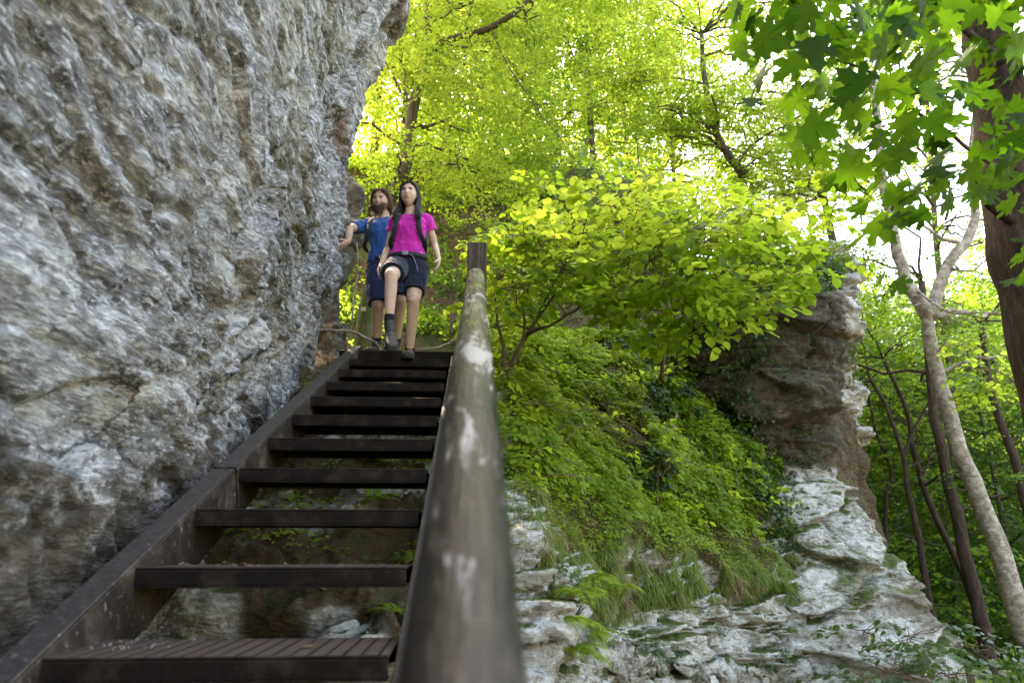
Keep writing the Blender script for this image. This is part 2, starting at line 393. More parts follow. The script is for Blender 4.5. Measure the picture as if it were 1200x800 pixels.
# handrail
def atz(px, py, z): return (CF+(px-600)/FPX*CR+(400-py)/FPX*CU)*z
ra = atz(541, 790, .50); rb = atz(557.5, 324, 3.62)
rd = (rb-ra)/np.linalg.norm(rb-ra)
s0 = ra-rd*1.15; s1 = rb+rd*.06
npt, sd = 90, 40
ts = np.linspace(0, 1, npt); C = s0+(s1-s0)*ts[:, None]
A = np.linspace(0, 2*math.pi, sd, endpoint=False)
e1 = np.array([1., 0, 0]); e2 = np.cross(e1, rd); e2 /= np.linalg.norm(e2)
rr = np.interp(ts, [0, .3, .6, 1], [.0475, .047, .045, .0455])
V = C[:, None, :]+rr[:, None, None]*(np.cos(A)[None, :, None]*e1+np.sin(A)[None, :, None]*e2)
Vn = V.reshape(-1, 3); nr = (V-C[:, None, :]).reshape(-1, 3); nr /= np.linalg.norm(nr, axis=1)[:, None]
Vn = Vn+nr*(fbm(Vn*np.array([9, 1.2, 2.]), 3)*.0022)[:, None]
F = grid_faces(npt, sd, True).tolist()+[list(range(sd))[::-1], list(range((npt-1)*sd, npt*sd))]
nmesh('handrail', Vn, F, M['rail'], stairs)
pw = .105; pc = at(559, 300, rb[1]+.045)
def post(x, y, ztop, zbot):
    m = MB(); m.box((x, y, (ztop+zbot)/2), (pw, pw, ztop-zbot), bev=.006); m.build('post', M['postwood'], stairs)
pt = at(559, 282, rb[1]-.0); post(pc[0], pc[1]+.02, pt[2], stair_z(pc[1])-.25)
post(s0[0]-.0, s0[1]+.0, s0[2]+.2, stair_z(s0[1])-.25)
for yy in (pc[1]+.02, s0[1]):
    m = MB()
    m.box((pc[0]-.1, yy, stair_z(yy)-.06), (.12, .06, .05), bev=.004)
    for dz in (-.03, .05): m.tube([(pc[0]-.13, yy, stair_z(yy)-.07+dz), (pc[0]+.065, yy, stair_z(yy)-.07+dz)], .009, 8)
    m.build('bracket', M['rust'], stairs)
# ================================================================== ROCK WALL (left)
# edge profile of the far end, from photo outline, as x offset at Y = YE
YE = 6.15
prof = [(372, 415), (374, 398), (386, 350), (392, 330), (398, 300), (404, 262), (402, 215), (412, 185), (424, 152), (428, 118), (440, 90), (450, 52), (470, 24), (476, 0), (492, -60), (500, -140), (505, -260)]
pe = np.array([at(a, b, YE) for a, b in prof])
def edge_x(Z): return np.interp(Z, pe[:, 2], pe[:, 0])
ys1 = np.concatenate([np.linspace(-4, .6, 30), np.geomspace(.64, YE-.15, 400)])
Zs = np.concatenate([np.linspace(-4, -1.0, 12), np.linspace(-.98, 4.5, 330), np.geomspace(4.53, 15, 150)])
nturn = 60
cols_ = []
Zg = Zs
ex = edge_x(Zs)
for Yv in ys1:
    near = -1.12+.085*(Zs-max(0, 0))+ .0*Zs
    near = np.where(Zs < stair_z(Yv)+.3, np.minimum(near, -1.10), near)
    t = sstep(2.2, YE, Yv); x = near*(1-t)+ex*t
    cols_.append(np.stack([x, np.full_like(Zs, Yv), Zs], 1))
for k in range(1, nturn+1):
    a = k/nturn; ang = a*math.pi*.5
    # rounds the corner and runs back into the hill
    x = ex-.45*(1-math.cos(ang))-(max(0, a-.45)*7)**1.3
    y = YE-.15+.55*math.sin(ang)+max(0, a-.45)*2.2
    cols_.append(np.stack([x, np.full_like(Zs, y), Zs], 1))
G = np.stack(cols_, 0); N = grid_normals(G); 
if N[:, :, 0].mean() < 0: N = -N
sh = G.shape; Pf = G.reshape(-1, 3); Nf = N.reshape(-1, 3)
dip = Pf.copy(); dip[:, 2] = Pf[:, 2]+.16*Pf[:, 1]
w = np.stack([fbm(Pf*.6+5, 3), fbm(Pf*.6+15, 3), fbm(Pf*.6+25, 3)], 1)
st = dip*np.array([1, .30, 1.0])+w*.45; stf = st*1.0; farm = sstep(4.6, 5.9, Pf[:, 1])[:, None]; st = st*(1-farm)+(Pf*np.array([1, 1, .6])+w*.4)*farm
b1 = fbm(st*.75+3, 3)*.12
f1, f2, cid = voro(st*np.array([1, 1, 1.5])*1.15+w*.3); b2 = (cid-.5)*.05*sstep(0, .12, f2-f1)+facets(st*np.array([1, 1, 1.4])*1.5+w*.3)*.105
crk = -.07*np.exp(-((f2-f1)/.05)**2)
f1b, f2b, cidb = voro(st*np.array([1, 1.2, 1.9])*3.6+w*.8); b3 = (cidb-.5)*.012*sstep(0, .14, f2b-f1b)+facets(st*np.array([1, 1.2, 1.7])*4.6+w*.6)*.036-.022*np.exp(-((f2b-f1b)/.06)**2)
qb = (dip[:, 2]*1.15+w[:, 0]*.55+.25*fbm(st*1.6, 3))*2.4; sw = (qb % 1); b4 = ridged(st*np.array([1, 1, 1.9])*2.1+9, 4)*.022+(sw*sstep(1, .93, sw)-.5)*.085*sstep(-.25, .35, fbm(st*.8+50, 3))
qc = (dip[:, 2]*1.0-.35*dip[:, 1]+w[:, 1]*.6)*6.3; sc2 = (qc % 1); b4 = b4+(sc2*sstep(1, .9, sc2)-.5)*.028*sstep(-.1, .4, fbm(st*1.7+80, 3))
f1d, f2d, cidd = voro(st*np.array([1, .8, 1.8])*9+w*1.2); b5 = fbm(st*np.array([1, 1.4, 1.3])*10, 5, gain=.72)*.009+facets(st*np.array([1, 1.1, 1.7])*14+w)*.014
# pits near the far edge
far = sstep(4.2, 5.8, Pf[:, 1])
f1c, f2c, cc_ = voro(Pf*np.array([1.6, 1.6, 1.0])*1.7+w*.8+3); b6 = -far*.14*sstep(.42, .1, f1c)*(cc_ > .45)
D = b1*1.1+.55*b2+.7*crk+.6*b3+.6*b4+.9*b5+b6+far*ridged(Pf*2.6+4, 4)*.03
keep = sstep(.0, .35, Pf[:, 2]-(stair_z(Pf[:, 1])-.1)); D = D-.02
lim = sstep(-.1, .8, Pf[:, 2]-stair_z(Pf[:, 1])); D = np.where(D > 0, D*(.25+.75*lim), D)
edgey = np.exp(-((Pf[:, 1]-YE)/.5)**2)
D = D-.10*edgey*0
Q = Pf+Nf*D[:, None]
# keep the rock clear of the staircase
sz_ = stair_z(Pf[:, 1]); zone = (Q[:, 2] < sz_+.35) & (Q[:, 1] < 6.8) & (Q[:, 1] > -3)
Q[:, 0] = np.where(zone, np.minimum(Q[:, 0], SXL-.102+.03*fbm(Pf*6, 3)), Q[:, 0])
stain_dark = np.clip(.45*sstep(.7, -.7, Q[:, 2]-.28*Q[:, 1]+.3)+.32*sstep(3.0, 1.2, Q[:, 1])*sstep(1.0, .2, Q[:, 2])+.22*np.exp(-((Q[:, 2]-stair_z(Q[:, 1]))/.28)**2), 0, .8)  # brown stains, plus overall darkness low on the near wall put into the colour
q_ = np.array(pix(Q)).T; rst = sstep(5.0, 5.7, Q[:, 1])*(.85*np.exp(-((q_[:, 0]-397)/22)**2-((q_[:, 1]-130)/75)**2)+.6*np.exp(-((q_[:, 0]-385)/14)**2-((q_[:, 1]-270)/60)**2)+.6*sstep(440, 470, q_[:, 0])*sstep(60, 20, q_[:, 1]))
mossv = np.clip(.55*sstep(.2, -.5, Q[:, 2])*sstep(4, 2, Q[:, 1])*.6+.5*np.exp(-((Q[:, 2]-1.9)**2+(Q[:, 1]-5.6)**2)/.06), 0, 1)
nu, nv = sh[0], sh[1]
F = grid_faces(nu, nv)[:, ::-1]
# closed back so that the wall has real thickness
o = nmesh('rock_face', Q, F, M['wall'], attrs={'moss': mossv, 'stain': stain_dark, 'rust': rst}); tag(o, 'tall overhanging grey limestone wall left of the staircase', None, None, 'structure')
m = MB(); m.box((-5.2, -.2, 5.4), (7.0, 8.0, 18.8)); 
o = m.build('rock_face', M['wall']); tag(o, 'body of the grey rock wall behind its weathered face', None, None, 'structure')
# ================================================================== ROCKY SLOPE under and right of the stairs
def cr(P, n, axis):
    """Catmull-Rom resample of a control grid along an axis"""
    P = np.moveaxis(P, axis, 0); m_ = P.shape[0]
    Qp = np.concatenate([[2*P[0]-P[1]], P, [2*P[-1]-P[-2]]]); t = np.linspace(0, m_-1-1e-6, n); k = t.astype(int)
    f = (t-k).reshape(-1, *([1]*(P.ndim-1)))
    a, b, c, d = Qp[k], Qp[k+1], Qp[k+2], Qp[k+3]
    r = .5*((2*b)+(c-a)*f+(2*a-5*b+4*c-d)*f*f+(-a+3*b-3*c+d)*f**3)
    return np.moveaxis(r, 0, axis)
def und(x, dy=0): return [(x, 2.6+dy, -4), (x, 2.75+dy, -1.6), (x, 2.9+dy, -.95), (x, 2.95+dy, -.6), (x, 3.2+dy, -.2), (x, 4.05+dy, .38), (x, 4.9+dy, .9), (x, 6.0+dy, 1.45), (x, 8.3+dy, 1.75)]
def colp(pts): # rows above the base given as pixels + distance
    P = [at(*p) for p in pts]; b = P[0].copy(); b[2] = -4; b[1] -= .1
    return [tuple(b)]+[tuple(p) for p in P]
CG = [und(-2.4), und(-1.4), und(-.75), und(-.25, .1),
      colp([(612, 830, 3.3), (640, 745, 3.85), (630, 722, 3.35), (622, 600, 3.55), (604, 540, 4.1), (592, 475, 4.9), (590, 425, 5.8), (610, 400, 8.2)]),
      colp([(670, 830, 3.8), (675, 755, 4.0), (665, 715, 3.8), (655, 640, 3.95), (645, 570, 4.6), (635, 500, 5.3), (630, 435, 6.2), (650, 400, 8.3)]),
      colp([(715, 840, 4.2), (715, 765, 4.3), (715, 728, 4.35), (715, 695, 4.5), (710, 600, 5.0), (695, 510, 5.7), (685, 440, 6.6), (700, 395, 8.4)]),
      colp([(800, 840, 4.9), (800, 775, 5.0), (800, 725, 5.05), (800, 682, 5.2), (795, 600, 5.8), (780, 520, 6.4), (770, 450, 7.2), (780, 390, 8.6)]),
      colp([(885, 840, 5.6), (885, 780, 5.75), (882, 725, 5.8), (880, 676, 5.95), (880, 612, 6.5), (870, 555, 7.0), (860, 490, 7.5), (860, 390, 8.8)]),
      colp([(965, 840, 6.1), (965, 790, 6.3), (960, 740, 6.5), (960, 690, 6.8), (955, 640, 7.2), (950, 590, 7.6), (950, 520, 8.0), (950, 400, 9.0)]),
      colp([(1070, 840, 6.5), (1065, 800, 6.7), (1050, 765, 7.0), (1045, 735, 7.4), (1050, 720, 8.0), (1060, 730, 8.8), (1060, 740, 9.5), (1070, 745, 10.5)]),
      colp([(1180, 860, 7.6), (1170, 850, 7.8), (1160, 840, 8.1), (1150, 830, 8.5), (1150, 820, 9.0), (1150, 815, 9.8), (1150, 810, 10.5), (1150, 800, 11.5)])]
CG = np.array(CG, float)                         # (cols, rows, 3)
nc, nr_ = 420, 330
S = cr(cr(CG, nc, 0), nr_, 1)
rowt = np.linspace(0, CG.shape[1]-1, nr_)[None, :].repeat(nc, 0).ravel()
colt = np.linspace(0, CG.shape[0]-1, nc)[:, None].repeat(nr_, 1).ravel()
NS = grid_normals(S); NS = NS*np.sign(np.sum(NS*np.array([0, -1, .4]), axis=2, keepdims=True)+1e-9)
Pf = S.reshape(-1, 3); Nf = NS.reshape(-1, 3)
w = np.stack([fbm(Pf*.9+5, 3), fbm(Pf*.9+15, 3), fbm(Pf*.9+25, 3)], 1)
cliff = 1-sstep(3.9, 4.5, rowt+fbm(Pf*1.3, 3)*.9)     # limestone below the lip
cliff = np.maximum(cliff, (1-sstep(3.6, 4.4, colt))*(1-sstep(6.4, 7.0, rowt))*.9)
# bedded, block-jointed stone
bed = Pf*np.array([1.1, 1.1, 3.6])+w*np.array([.35, .35, .16])
f1, f2, cid = voro(bed*1.05); blk = (cid-.5)*.24*sstep(0, .10, f2-f1)+facets(Pf*np.array([1.6, 1.6, 2.6])+w*.15)*.07-.05*np.exp(-((f2-f1)/.05)**2)
f1, f2, cid = voro(bed*3.1+7); blk2 = (cid-.5)*.08*sstep(0, .12, f2-f1)+facets(Pf*np.array([5, 5, 9])+w*.3)*.035-.02*np.exp(-((f2-f1)/.07)**2)
lay = np.abs(((Pf[:, 2]+w[:, 2]*.12)*4.3) % 1-.5); lay = -.075*sstep(.12, 0, lay)
soft = fbm(Pf*1.1, 4)*.20+fbm(Pf*4+3, 4)*.06
D = cliff*(blk+blk2+lay+fbm(Pf*np.array([8, 8, 14]), 4)*.02+fbm(Pf*.9, 2)*.1)+(1-cliff)*soft+.05*(1-cliff)
Q = Pf+Nf*D[:, None]
zl = stair_z(Q[:, 1])-.24; inst = (Q[:, 0] > -1.4) & (Q[:, 0] < .12) & (Q[:, 1] < 5.9)
Q[:, 2] = np.where(inst, np.minimum(Q[:, 2], zl), Q[:, 2])
inl = (Q[:, 0] > -1.3) & (Q[:, 0] < .1) & (Q[:, 1] >= 5.9) & (Q[:, 1] < 7.1); Q[:, 2] = np.where(inl, np.minimum(Q[:, 2], zt-.22), Q[:, 2])
soil_shadev = np.maximum(1-cliff, (1-sstep(3.2, 4.2, colt))*(.62+1.2*fbm(Pf*1.6+60, 4)))  # earth on the slope; under the stairs this brown also stands in for shade
mossv = np.clip(.42*(1-sstep(2.5, 5, colt))*(.45+1.1*fbm(Pf*2+40, 3))+.25*np.exp(-((rowt-3.9)/.35)**2), 0, 1)
o = nmesh('rocky_slope', Q, grid_faces(nc, nr_), M['cliff'], attrs={'moss': mossv, 'soil_shade': soil_shadev})
tag(o, 'limestone ledges and earth slope under and right of the staircase', None, None, 'structure')
SLOPE_P = Q.reshape(nc, nr_, 3); SLOPE_N = grid_normals(cr(cr(SLOPE_P[::6, ::6], nc, 0), nr_, 1)); SLOPE_N *= np.sign((SLOPE_N@np.array([0, -.5, .8]))[..., None]+1e-9)
SLOPE_SOIL = soil_shadev.reshape(nc, nr_); SLOPE_ROW = rowt.reshape(nc, nr_); SLOPE_COL = colt.reshape(nc, nr_)
# ================================================================== ROCK OUTCROP (pillar)
def tower(name, rows, Yf, label, depth=.9, seed=0, mat='outcrop', res=(260, 300), hd=True, power=3.0, amp=1.0):
    """rows: (py, left px, right px, front distance)"""
    Pl = np.array([at(r[1], r[0], r[3]) for r in rows]); Pr = np.array([at(r[2], r[0], r[3]) for r in rows])
    nz, na = res; zt_ = np.linspace(Pl[-1, 2], Pl[0, 2], nz)
    xl = np.interp(zt_, Pl[::-1, 2], Pl[::-1, 0]); xr = np.interp(zt_, Pl[::-1, 2], Pr[::-1, 0]); yf = np.interp(zt_, Pl[::-1, 2], Pl[::-1, 1])
    A = np.linspace(0, 2*math.pi, na, endpoint=False); c, s = np.cos(A), np.sin(A); e = 2/power
    cx, cy = np.sign(c)*np.abs(c)**e, np.sign(s)*np.abs(s)**e
    hw = (xr-xl)/2; ce = (xr+xl)/2; dp = hw*depth
    top = np.sqrt(np.clip(1-((np.arange(nz)/(nz-1)-.93)/.07).clip(0, 1)**2, 0.0004, 1))
    X = ce[:, None]+hw[:, None]*cx*top[:, None]; Y = yf[:, None]+dp[:, None]+dp[:, None]*cy*top[:, None]; Z = zt_[:, None]+0*X
    G = np.stack([X, Y, Z], 2); c3 = np.stack([ce, yf+dp, zt_], 1)[:, None, :]; N = G-c3; N /= np.linalg.norm(N, axis=2, keepdims=True)+1e-9
    Pf = G.reshape(-1, 3); Nf = N.reshape(-1, 3)
    w = np.stack([fbm(Pf*.8+5+seed, 3), fbm(Pf*.8+15, 3), fbm(Pf*.8+25, 3)], 1)
    bed = Pf*np.array([1., 1., 2.6])+w*np.array([.5, .5, .2])
    f1, f2, cid = voro(bed*.8+seed); b = (cid-.5)*.42*sstep(0, .12, f2-f1)-.08*np.exp(-((f2-f1)/.05)**2)
    f1, f2, cid = voro(bed*2.5+7); b += facets(Pf*np.array([1.4, 1.4, 2.2])+w*.2)*.12+facets(Pf*np.array([5, 5, 8])+w*.3)*.035+(cid-.5)*.09*sstep(0, .12, f2-f1)-.03*np.exp(-((f2-f1)/.06)**2)
    b += fbm(Pf*np.array([6, 6, 9]), 5, gain=.6)*.035+ridged(bed*1.4, 3)*.05
    Q = Pf+Nf*(b*amp)[:, None]
    zz = Pf[:, 2]; mv = .25*fbm(Pf*1.5, 3)
    return Q, grid_faces(nz, na, True), mv, Pf
rows = [(288, 870, 992, 7.3), (325, 845, 1005, 6.95), (360, 835, 1015, 6.75), (400, 835, 1020, 6.75), (440, 835, 1012, 6.9), (500, 840, 1000, 7.1), (545, 860, 1000, 7.15), (575, 880, 1014, 6.95), (620, 880, 1044, 6.6), (660, 880, 1076, 6.35), (700, 880, 1105, 6.15), (740, 875, 1128, 6.0), (800, 870, 1150, 5.85), (880, 870, 1170, 5.7)]
Q, F, mv, Pf = tower('rock_outcrop', rows, 7, '', .8, 3, amp=.75)
pp = np.array(pix(Q)).T
dark = .9*sstep(560, 500, pp[:, 1])*sstep(1000, 960, pp[:, 0]-.15*(pp[:, 1]-400))*0
zz = Q[:, 2]; z1 = at(900, 545, 7)[2]; z2 = at(1060, 680, 6.6)
mossv = np.clip(.42+.6*fbm(Q*1.4+11, 3), 0, 1)*sstep(z1-.1, z1+.5, zz)+.9*sstep(at(930, 345, 7)[2], at(930, 305, 7)[2], zz)
mossv = mossv+.5*np.exp(-((zz-at(930, 408, 7)[2])/.22)**2)+.75*np.exp(-(((Q-at(972, 668, 6.55))/np.array([.42, 3, .42]))**2).sum(1)*1.2)+.8*np.exp(-(((Q-at(1085, 655, 7.2))/np.array([.35, 3, .35]))**2).sum(1))
mossv = np.clip(mossv, 0, 1)
stv = sstep(z1-.3, z1+.3, zz)*sstep(1006, 968, pp[:, 0])*.95+.16   # dark weathered stone of the upper block
o = nmesh('rock_outcrop', Q, F, M['outcrop'], attrs={'moss': mossv*.9, 'stain': stv}); tag(o, 'tall rock outcrop with a dark overhanging top and pale flaring foot', None, None, 'structure')
OUTC = Q
Q2, F2, mv, _ = tower('x', [(285, 950, 985, 9.6), (310, 940, 1002, 9.4), (350, 930, 1010, 9.4), (420, 930, 1012, 9.4), (560, 930, 1000, 9.4)], 9, '', .9, 9, res=(120, 120))
o = nmesh('rock_outcrop', Q2, F2, M['outcrop'], attrs={'moss': np.full(len(Q2), .30), 'stain': np.full(len(Q2), .38)}); tag(o, 'pale limestone head rising behind the dark outcrop', None, None, 'structure')
# rock lobe behind the man
Q3, F3, mv, _ = tower('x', [(195, 398, 412, 7.4), (215, 380, 420, 7.3), (250, 370, 421, 7.2), (275, 360, 414, 7.2), (330, 360, 398, 7.3), (440, 350, 396, 7.4)], 7, '', .7, 5, res=(140, 120), amp=.35)
o = nmesh('rock_face', Q3, F3, M['outcrop'], attrs={'moss': np.full(len(Q3), .35), 'stain': np.full(len(Q3), .6)}); tag(o, 'mossy rock lobe beside the bearded man', None, None, 'structure')
# ================================================================== GROUND / HILL
def ground_z(x, y):
    x = np.asarray(x, float); y = np.asarray(y, float)
    v = -2.7+.02*(y-8)+.11*np.clip(y-22, 0, 200)+.10*np.clip(x-16, 0, 150)+.22*np.clip(-y-6, 0, 60)
    h = np.interp(y, [7.2, 8.5, 10.5, 12.2, 13.0, 16, 30, 60, 200], [1.35, 1.75, 3.9, 6.35, 7.8, 9.3, 15.5, 24, 40])
    xe = np.interp(y, [7, 9, 12, 16, 30, 80], [1.2, 2.2, 4.4, 5.6, 9, 25])
    k = sstep(xe+2.2, xe-1.2, x)*sstep(6.6, 7.6, y)
    bh = sstep(-3, -6, x)*9*sstep(14, 2, y)*sstep(-12, -2, y)
    return v*(1-k)+h*k+bh*0
gx = np.concatenate([-np.geomspace(300, 14.5, 40), np.linspace(-14, 24, 260), np.geomspace(24.6, 300, 50)])
gy = np.concatenate([-np.geomspace(200, 5, 24), np.linspace(-4.8, 34, 270), np.geomspace(34.7, 420, 60)])
GX, GY = np.meshgrid(gx, gy, indexing='ij'); GZ = ground_z(GX, GY)
Pg = np.stack([GX.ravel(), GY.ravel(), GZ.ravel()], 1)
amp = np.clip(1.0, 0, 1)
Pg[:, 2] += fbm(np.stack([Pg[:, 0]*.45, Pg[:, 1]*.45, Pg[:, 0]*0], 1), 4)*.38+fbm(np.stack([Pg[:, 0]*2, Pg[:, 1]*2, Pg[:, 0]*0+3], 1), 3)*.07
near = (Pg[:, 1] < 8.0) & (Pg[:, 0] < 5.5) & (Pg[:, 0] > -3) & (Pg[:, 1] > 6.0); Pg[:, 2] = np.where(near & (Pg[:, 2] > 1.45), 1.45+.3*(Pg[:, 2]-1.45), Pg[:, 2])
def ground_mat():
    m, nt = newmat('forest_floor'); t = NT(nt); P = t.pos()
    n1 = t.noise(P, 6, 8, .75); n2 = t.noise(P, .8, 5, .6, .5); n3 = t.noise(P, 40, 4, .7)
    c = t.ramp(t.math('ADD', t.math('MULTIPLY', n1, .6), t.math('MULTIPLY', n3, .4)), [(.35, (.03, .02, .012)), (.5, (.085, .055, .032)), (.65, (.20, .14, .085))])
    c = t.mix(t.math('MULTIPLY', t.smooth(n2, .42, .6), .8), c, t.ramp(n1, [(.35, (.03, .045, .012)), (.65, (.10, .13, .035))]))
    t.out(c, .9, t.bump(t.math('ADD', n1, t.math('MULTIPLY', n3, .5)), .05, .8), .15); return m
M['ground'] = ground_mat()
o = nmesh('ground', Pg, grid_faces(len(gx), len(gy)), M['ground']); tag(o, 'forest floor and wooded hillside', None, None, 'structure')
def gz(x, y): return float(ground_z(x, y))
# ================================================================== LEAVES
def T_small():
    return np.array([[0, 0, 0], [.36, .5, .06], [0, 1, -.04], [-.36, .5, .06]]), [[0, 1, 2], [0, 2, 3]]
def T_oval():
    V = np.array([[0, 0, 0], [.24, .16, .03], [.40, .45, .07], [.27, .80, .04], [0, 1.05, -.10], [-.27, .80, .04], [-.40, .45, .07], [-.24, .16, .03], [0, .45, 0]])
    return V, [[0, 1, 8], [1, 2, 8], [2, 3, 8], [3, 4, 8], [4, 5, 8], [5, 6, 8], [6, 7, 8], [7, 0, 8]]
def T_maple():
    half = [(0, 0), (.10, -.04), (.30, .02), (.50, -.06), (.46, .10), (.60, .16), (.42, .24), (.34, .30), (.55, .38), (.62, .56), (.74, .62), (.58, .66), (.50, .74), (.36, .60), (.24, .50), (.22, .72), (.30, .88), (.14, .92), (0, 1.16)]
    pts = half+[(-x, y) for x, y in half[-2:0:-1]]
    V = [(x, y, .10*abs(x)-.10*(x*x+(y-.4)**2)) for x, y in pts]; c = len(V); V.append((0, .32, -.02)); n = len(pts)
    return np.array(V), [[i, (i+1) % n, c] for i in range(n)]
def T_fern():  # a pinna pair strip
    return np.array([[0, 0, 0], [.13, .35, .03], [0, 1, -.1], [-.13, .35, .03]]), [[0, 1, 2], [0, 2, 3]]
def T_blade():
    V = []; 
    for k, (y, z, wd) in enumerate([(0, 0, .035), (.35, .10, .03), (.7, .04, .022), (1, -.16, .004)]): V += [[-wd*.8, y, z], [wd*.8, y, z]]
    return np.array(V), [[0, 1, 3, 2], [2, 3, 5, 4], [4, 5, 7, 6]]
TEMPL = {'small': T_small(), 'oval': T_oval(), 'maple': T_maple(), 'fern': T_fern(), 'blade': T_blade()}
def leaves(name, kind, P, D, N, size, mat, parent=None, rnd=None, curl=0):
    """one mesh of leaves: base P, pointing D, facing N"""
    T, TF = TEMPL[kind]; n = len(P)
    D = D/(np.linalg.norm(D, axis=1)[:, None]+1e-9)
    X = np.cross(D, N); X /= np.linalg.norm(X, axis=1)[:, None]+1e-9; N2 = np.cross(X, D)
    s = np.broadcast_to(np.asarray(size, float), (n,))[:, None, None]
    ca = rng.uniform(.6, 1.5, n)[:, None, None]
    V = P[:, None, :]+s*(T[None, :, 0:1]*X[:, None, :]+T[None, :, 1:2]*D[:, None, :]+ca*T[None, :, 2:3]*N2[:, None, :])
    k = len(T); fs = len(TF[0]); F = (np.arange(n)[:, None, None]*k+np.array(TF)[None]).reshape(-1, fs)
    if rnd is None: rnd = rng.random(n)
    return nmesh(name, V.reshape(-1, 3), F, mat, parent, True, {'rnd': np.repeat(rnd, k)})
def unit(a): return a/(np.linalg.norm(a, axis=-1, keepdims=True)+1e-9)
def sprays(O, D, L, n, lf, flat=.25, two=True):
    """leaf positions alternating along twigs. O,D (m,3), L (m,) -> P, D, N, size"""
    m = len(O); D = unit(D)
    U = np.array([0, 0, 1.])+rng.normal(0, flat, (m, 3)); S_ = unit(np.cross(D, U)); U = np.cross(S_, D)
    t = (np.arange(n)+.5)/n; sg = np.where(np.arange(n) % 2, 1, -1)
    t_ = np.clip(t[None]+rng.normal(0, .04, (m, n)), 0, 1)
    C = O[:, None]+D[:, None]*(t_*L[:, None])[..., None]-np.array([0, 0, 1.])*(L[:, None]*.18*t_**2)[..., None]
    out = rng.uniform(.0, .45, (m, n))*L[:, None]*(1-t_*.6)*(1 if two else 0)
    C = C+S_[:, None]*(sg*out)[..., None]+U[:, None]*(rng.normal(0, .03, (m, n))*L[:, None])[..., None]
    d = D[:, None]*.6+S_[:, None]*(sg[None, :]*rng.uniform(.4, 1.1, (m, n)))[..., None]+rng.normal(0, .25, (m, n, 3))-np.array([0, 0, .22])
    N = U[:, None]+rng.normal(0, .33, (m, n, 3))
    return C.reshape(-1, 3), d.reshape(-1, 3), N.reshape(-1, 3), (lf*rng.uniform(.55, 1.2, m*n))
def clumps(cs, lf, dens=1.0, nper=12, flatz=.45):
    """cs: list of (center, radius) -> leaves arrays; sprays fan out of each clump centre in layers"""
    A = [[], [], [], [], []]
    for c, r in cs:
        k = max(4, int(26*dens*(r/ (lf*6))**2)); 
        d = unit(rng.normal(0, 1, (k, 3))*np.array([1, 1, flatz])); rad = r*rng.uniform(.1, .85, k)**.6
        O = np.array(c)+d*rad[:, None]*np.array([1, 1, flatz+.2]); L = np.clip(rng.uniform(.25, .55, k)*r, lf*2.5, lf*9)
        dd = d*np.array([1, 1, .5])+rng.normal(0, .3, (k, 3))*np.array([1, 1, .4])
        tone = rng.uniform(.05, .95); sp_ = sprays(O, dd, L, nper, lf); sp_ = sp_+(np.clip(tone+rng.normal(0, .18, len(sp_[3])), 0, 1),)
        for a, v in zip(A, sp_): a.append(v)
    return [np.concatenate(a) for a in A]
def bez(a, b, sag=0., n=8, seed=0, wob=.06):
    a, b = np.array(a, float), np.array(b, float); t = np.linspace(0, 1, n)[:, None]
    L = np.linalg.norm(b-a); w = np.stack([fbm(np.stack([t[:, 0]*2.5+seed*3.1+j*13, t[:, 0]*0+seed, t[:, 0]*0], 1), 3) for j in range(3)], 1)
    p = a+(b-a)*t; p[:, 2] += (sag*4*t*(1-t))[:, 0]*L
    return p+w*L*wob*np.sin(t*math.pi)
CNT = [0]
def tree(name, trunk, r0, r1, cs, lf, leafmat, bark, label, cat='tree', group=None, kind='small', dens=1., twigs=True, limbs=(), nper=12, extra=None, parts=('trunk', 'crown')):
    """trunk polyline (world); every clump gets a limb from the nearest fitting trunk point"""
    CNT[0] += 1; T = sub(trunk, 26, .006*np.linalg.norm(np.array(trunk[-1])-np.array(trunk[0])), CNT[0])
    root = tag(empty(name, trunk[0]), label, cat, group)
    m = MB(); rads = np.interp(np.linspace(0, 1, 26), [0, .04, .12, 1], [r0*1.45, r0*1.15, r0, r1]); m.tube(T, rads, 14)
    allp = [T]; rr = [rads]
    for li, (pl, a, b) in enumerate(limbs):
        q = sub(pl, 16, .03, CNT[0]*5+li); m.tube(q, np.linspace(a, b, 16), 10); allp.append(q); rr.append(np.linspace(a, b, 16))
    src = np.concatenate(allp); sr = np.concatenate(rr)
    tmin = trunk[0][2]+.22*(trunk[-1][2]-trunk[0][2]) if len(limbs) == 0 else -99
    okm = src[:, 2] >= tmin; src = src[okm]; sr = sr[okm]
    for k, (c, r) in enumerate(cs):
        c = np.array(c); dv = src-c; d = np.linalg.norm(dv, axis=1)+.9*np.clip(dv[:, 2], 0, 99); j = int(np.argmin(d)); a = src[j]
        L = np.linalg.norm(c-a); ra = min(sr[j]*.5, .012+.016*L)
        q = bez(a, c, .08, 9, CNT[0]*17+k, .14); m.tube(q, np.linspace(ra, ra*.35+.002, 9), 6, flat=None)
        if twigs:
            for h in range(5):
                d_ = unit(rng.normal(0, 1, 3)*np.array([1, 1, .35])+.5*unit(c-a)); st_ = q[rng.integers(4, 9)]
                e = st_+d_*r*rng.uniform(.5, 1.0); m.tube(bez(st_, e, -.03, 5, k*7+h, .12), np.linspace(max(.003, ra*.3), .0015, 5), 4)
    m.build(parts[0], bark, root, smooth=True)
    P, D, N, s, rn = clumps(cs, lf, dens, nper)
    leaves(parts[1], kind, P, D, N, s, leafmat, root, rnd=rn)
    return root
def pxclumps(lst, jit=0):
    """(px, py, distance, radius m)"""
    return [(at(a, b, y), r) for a, b, y, r in lst]
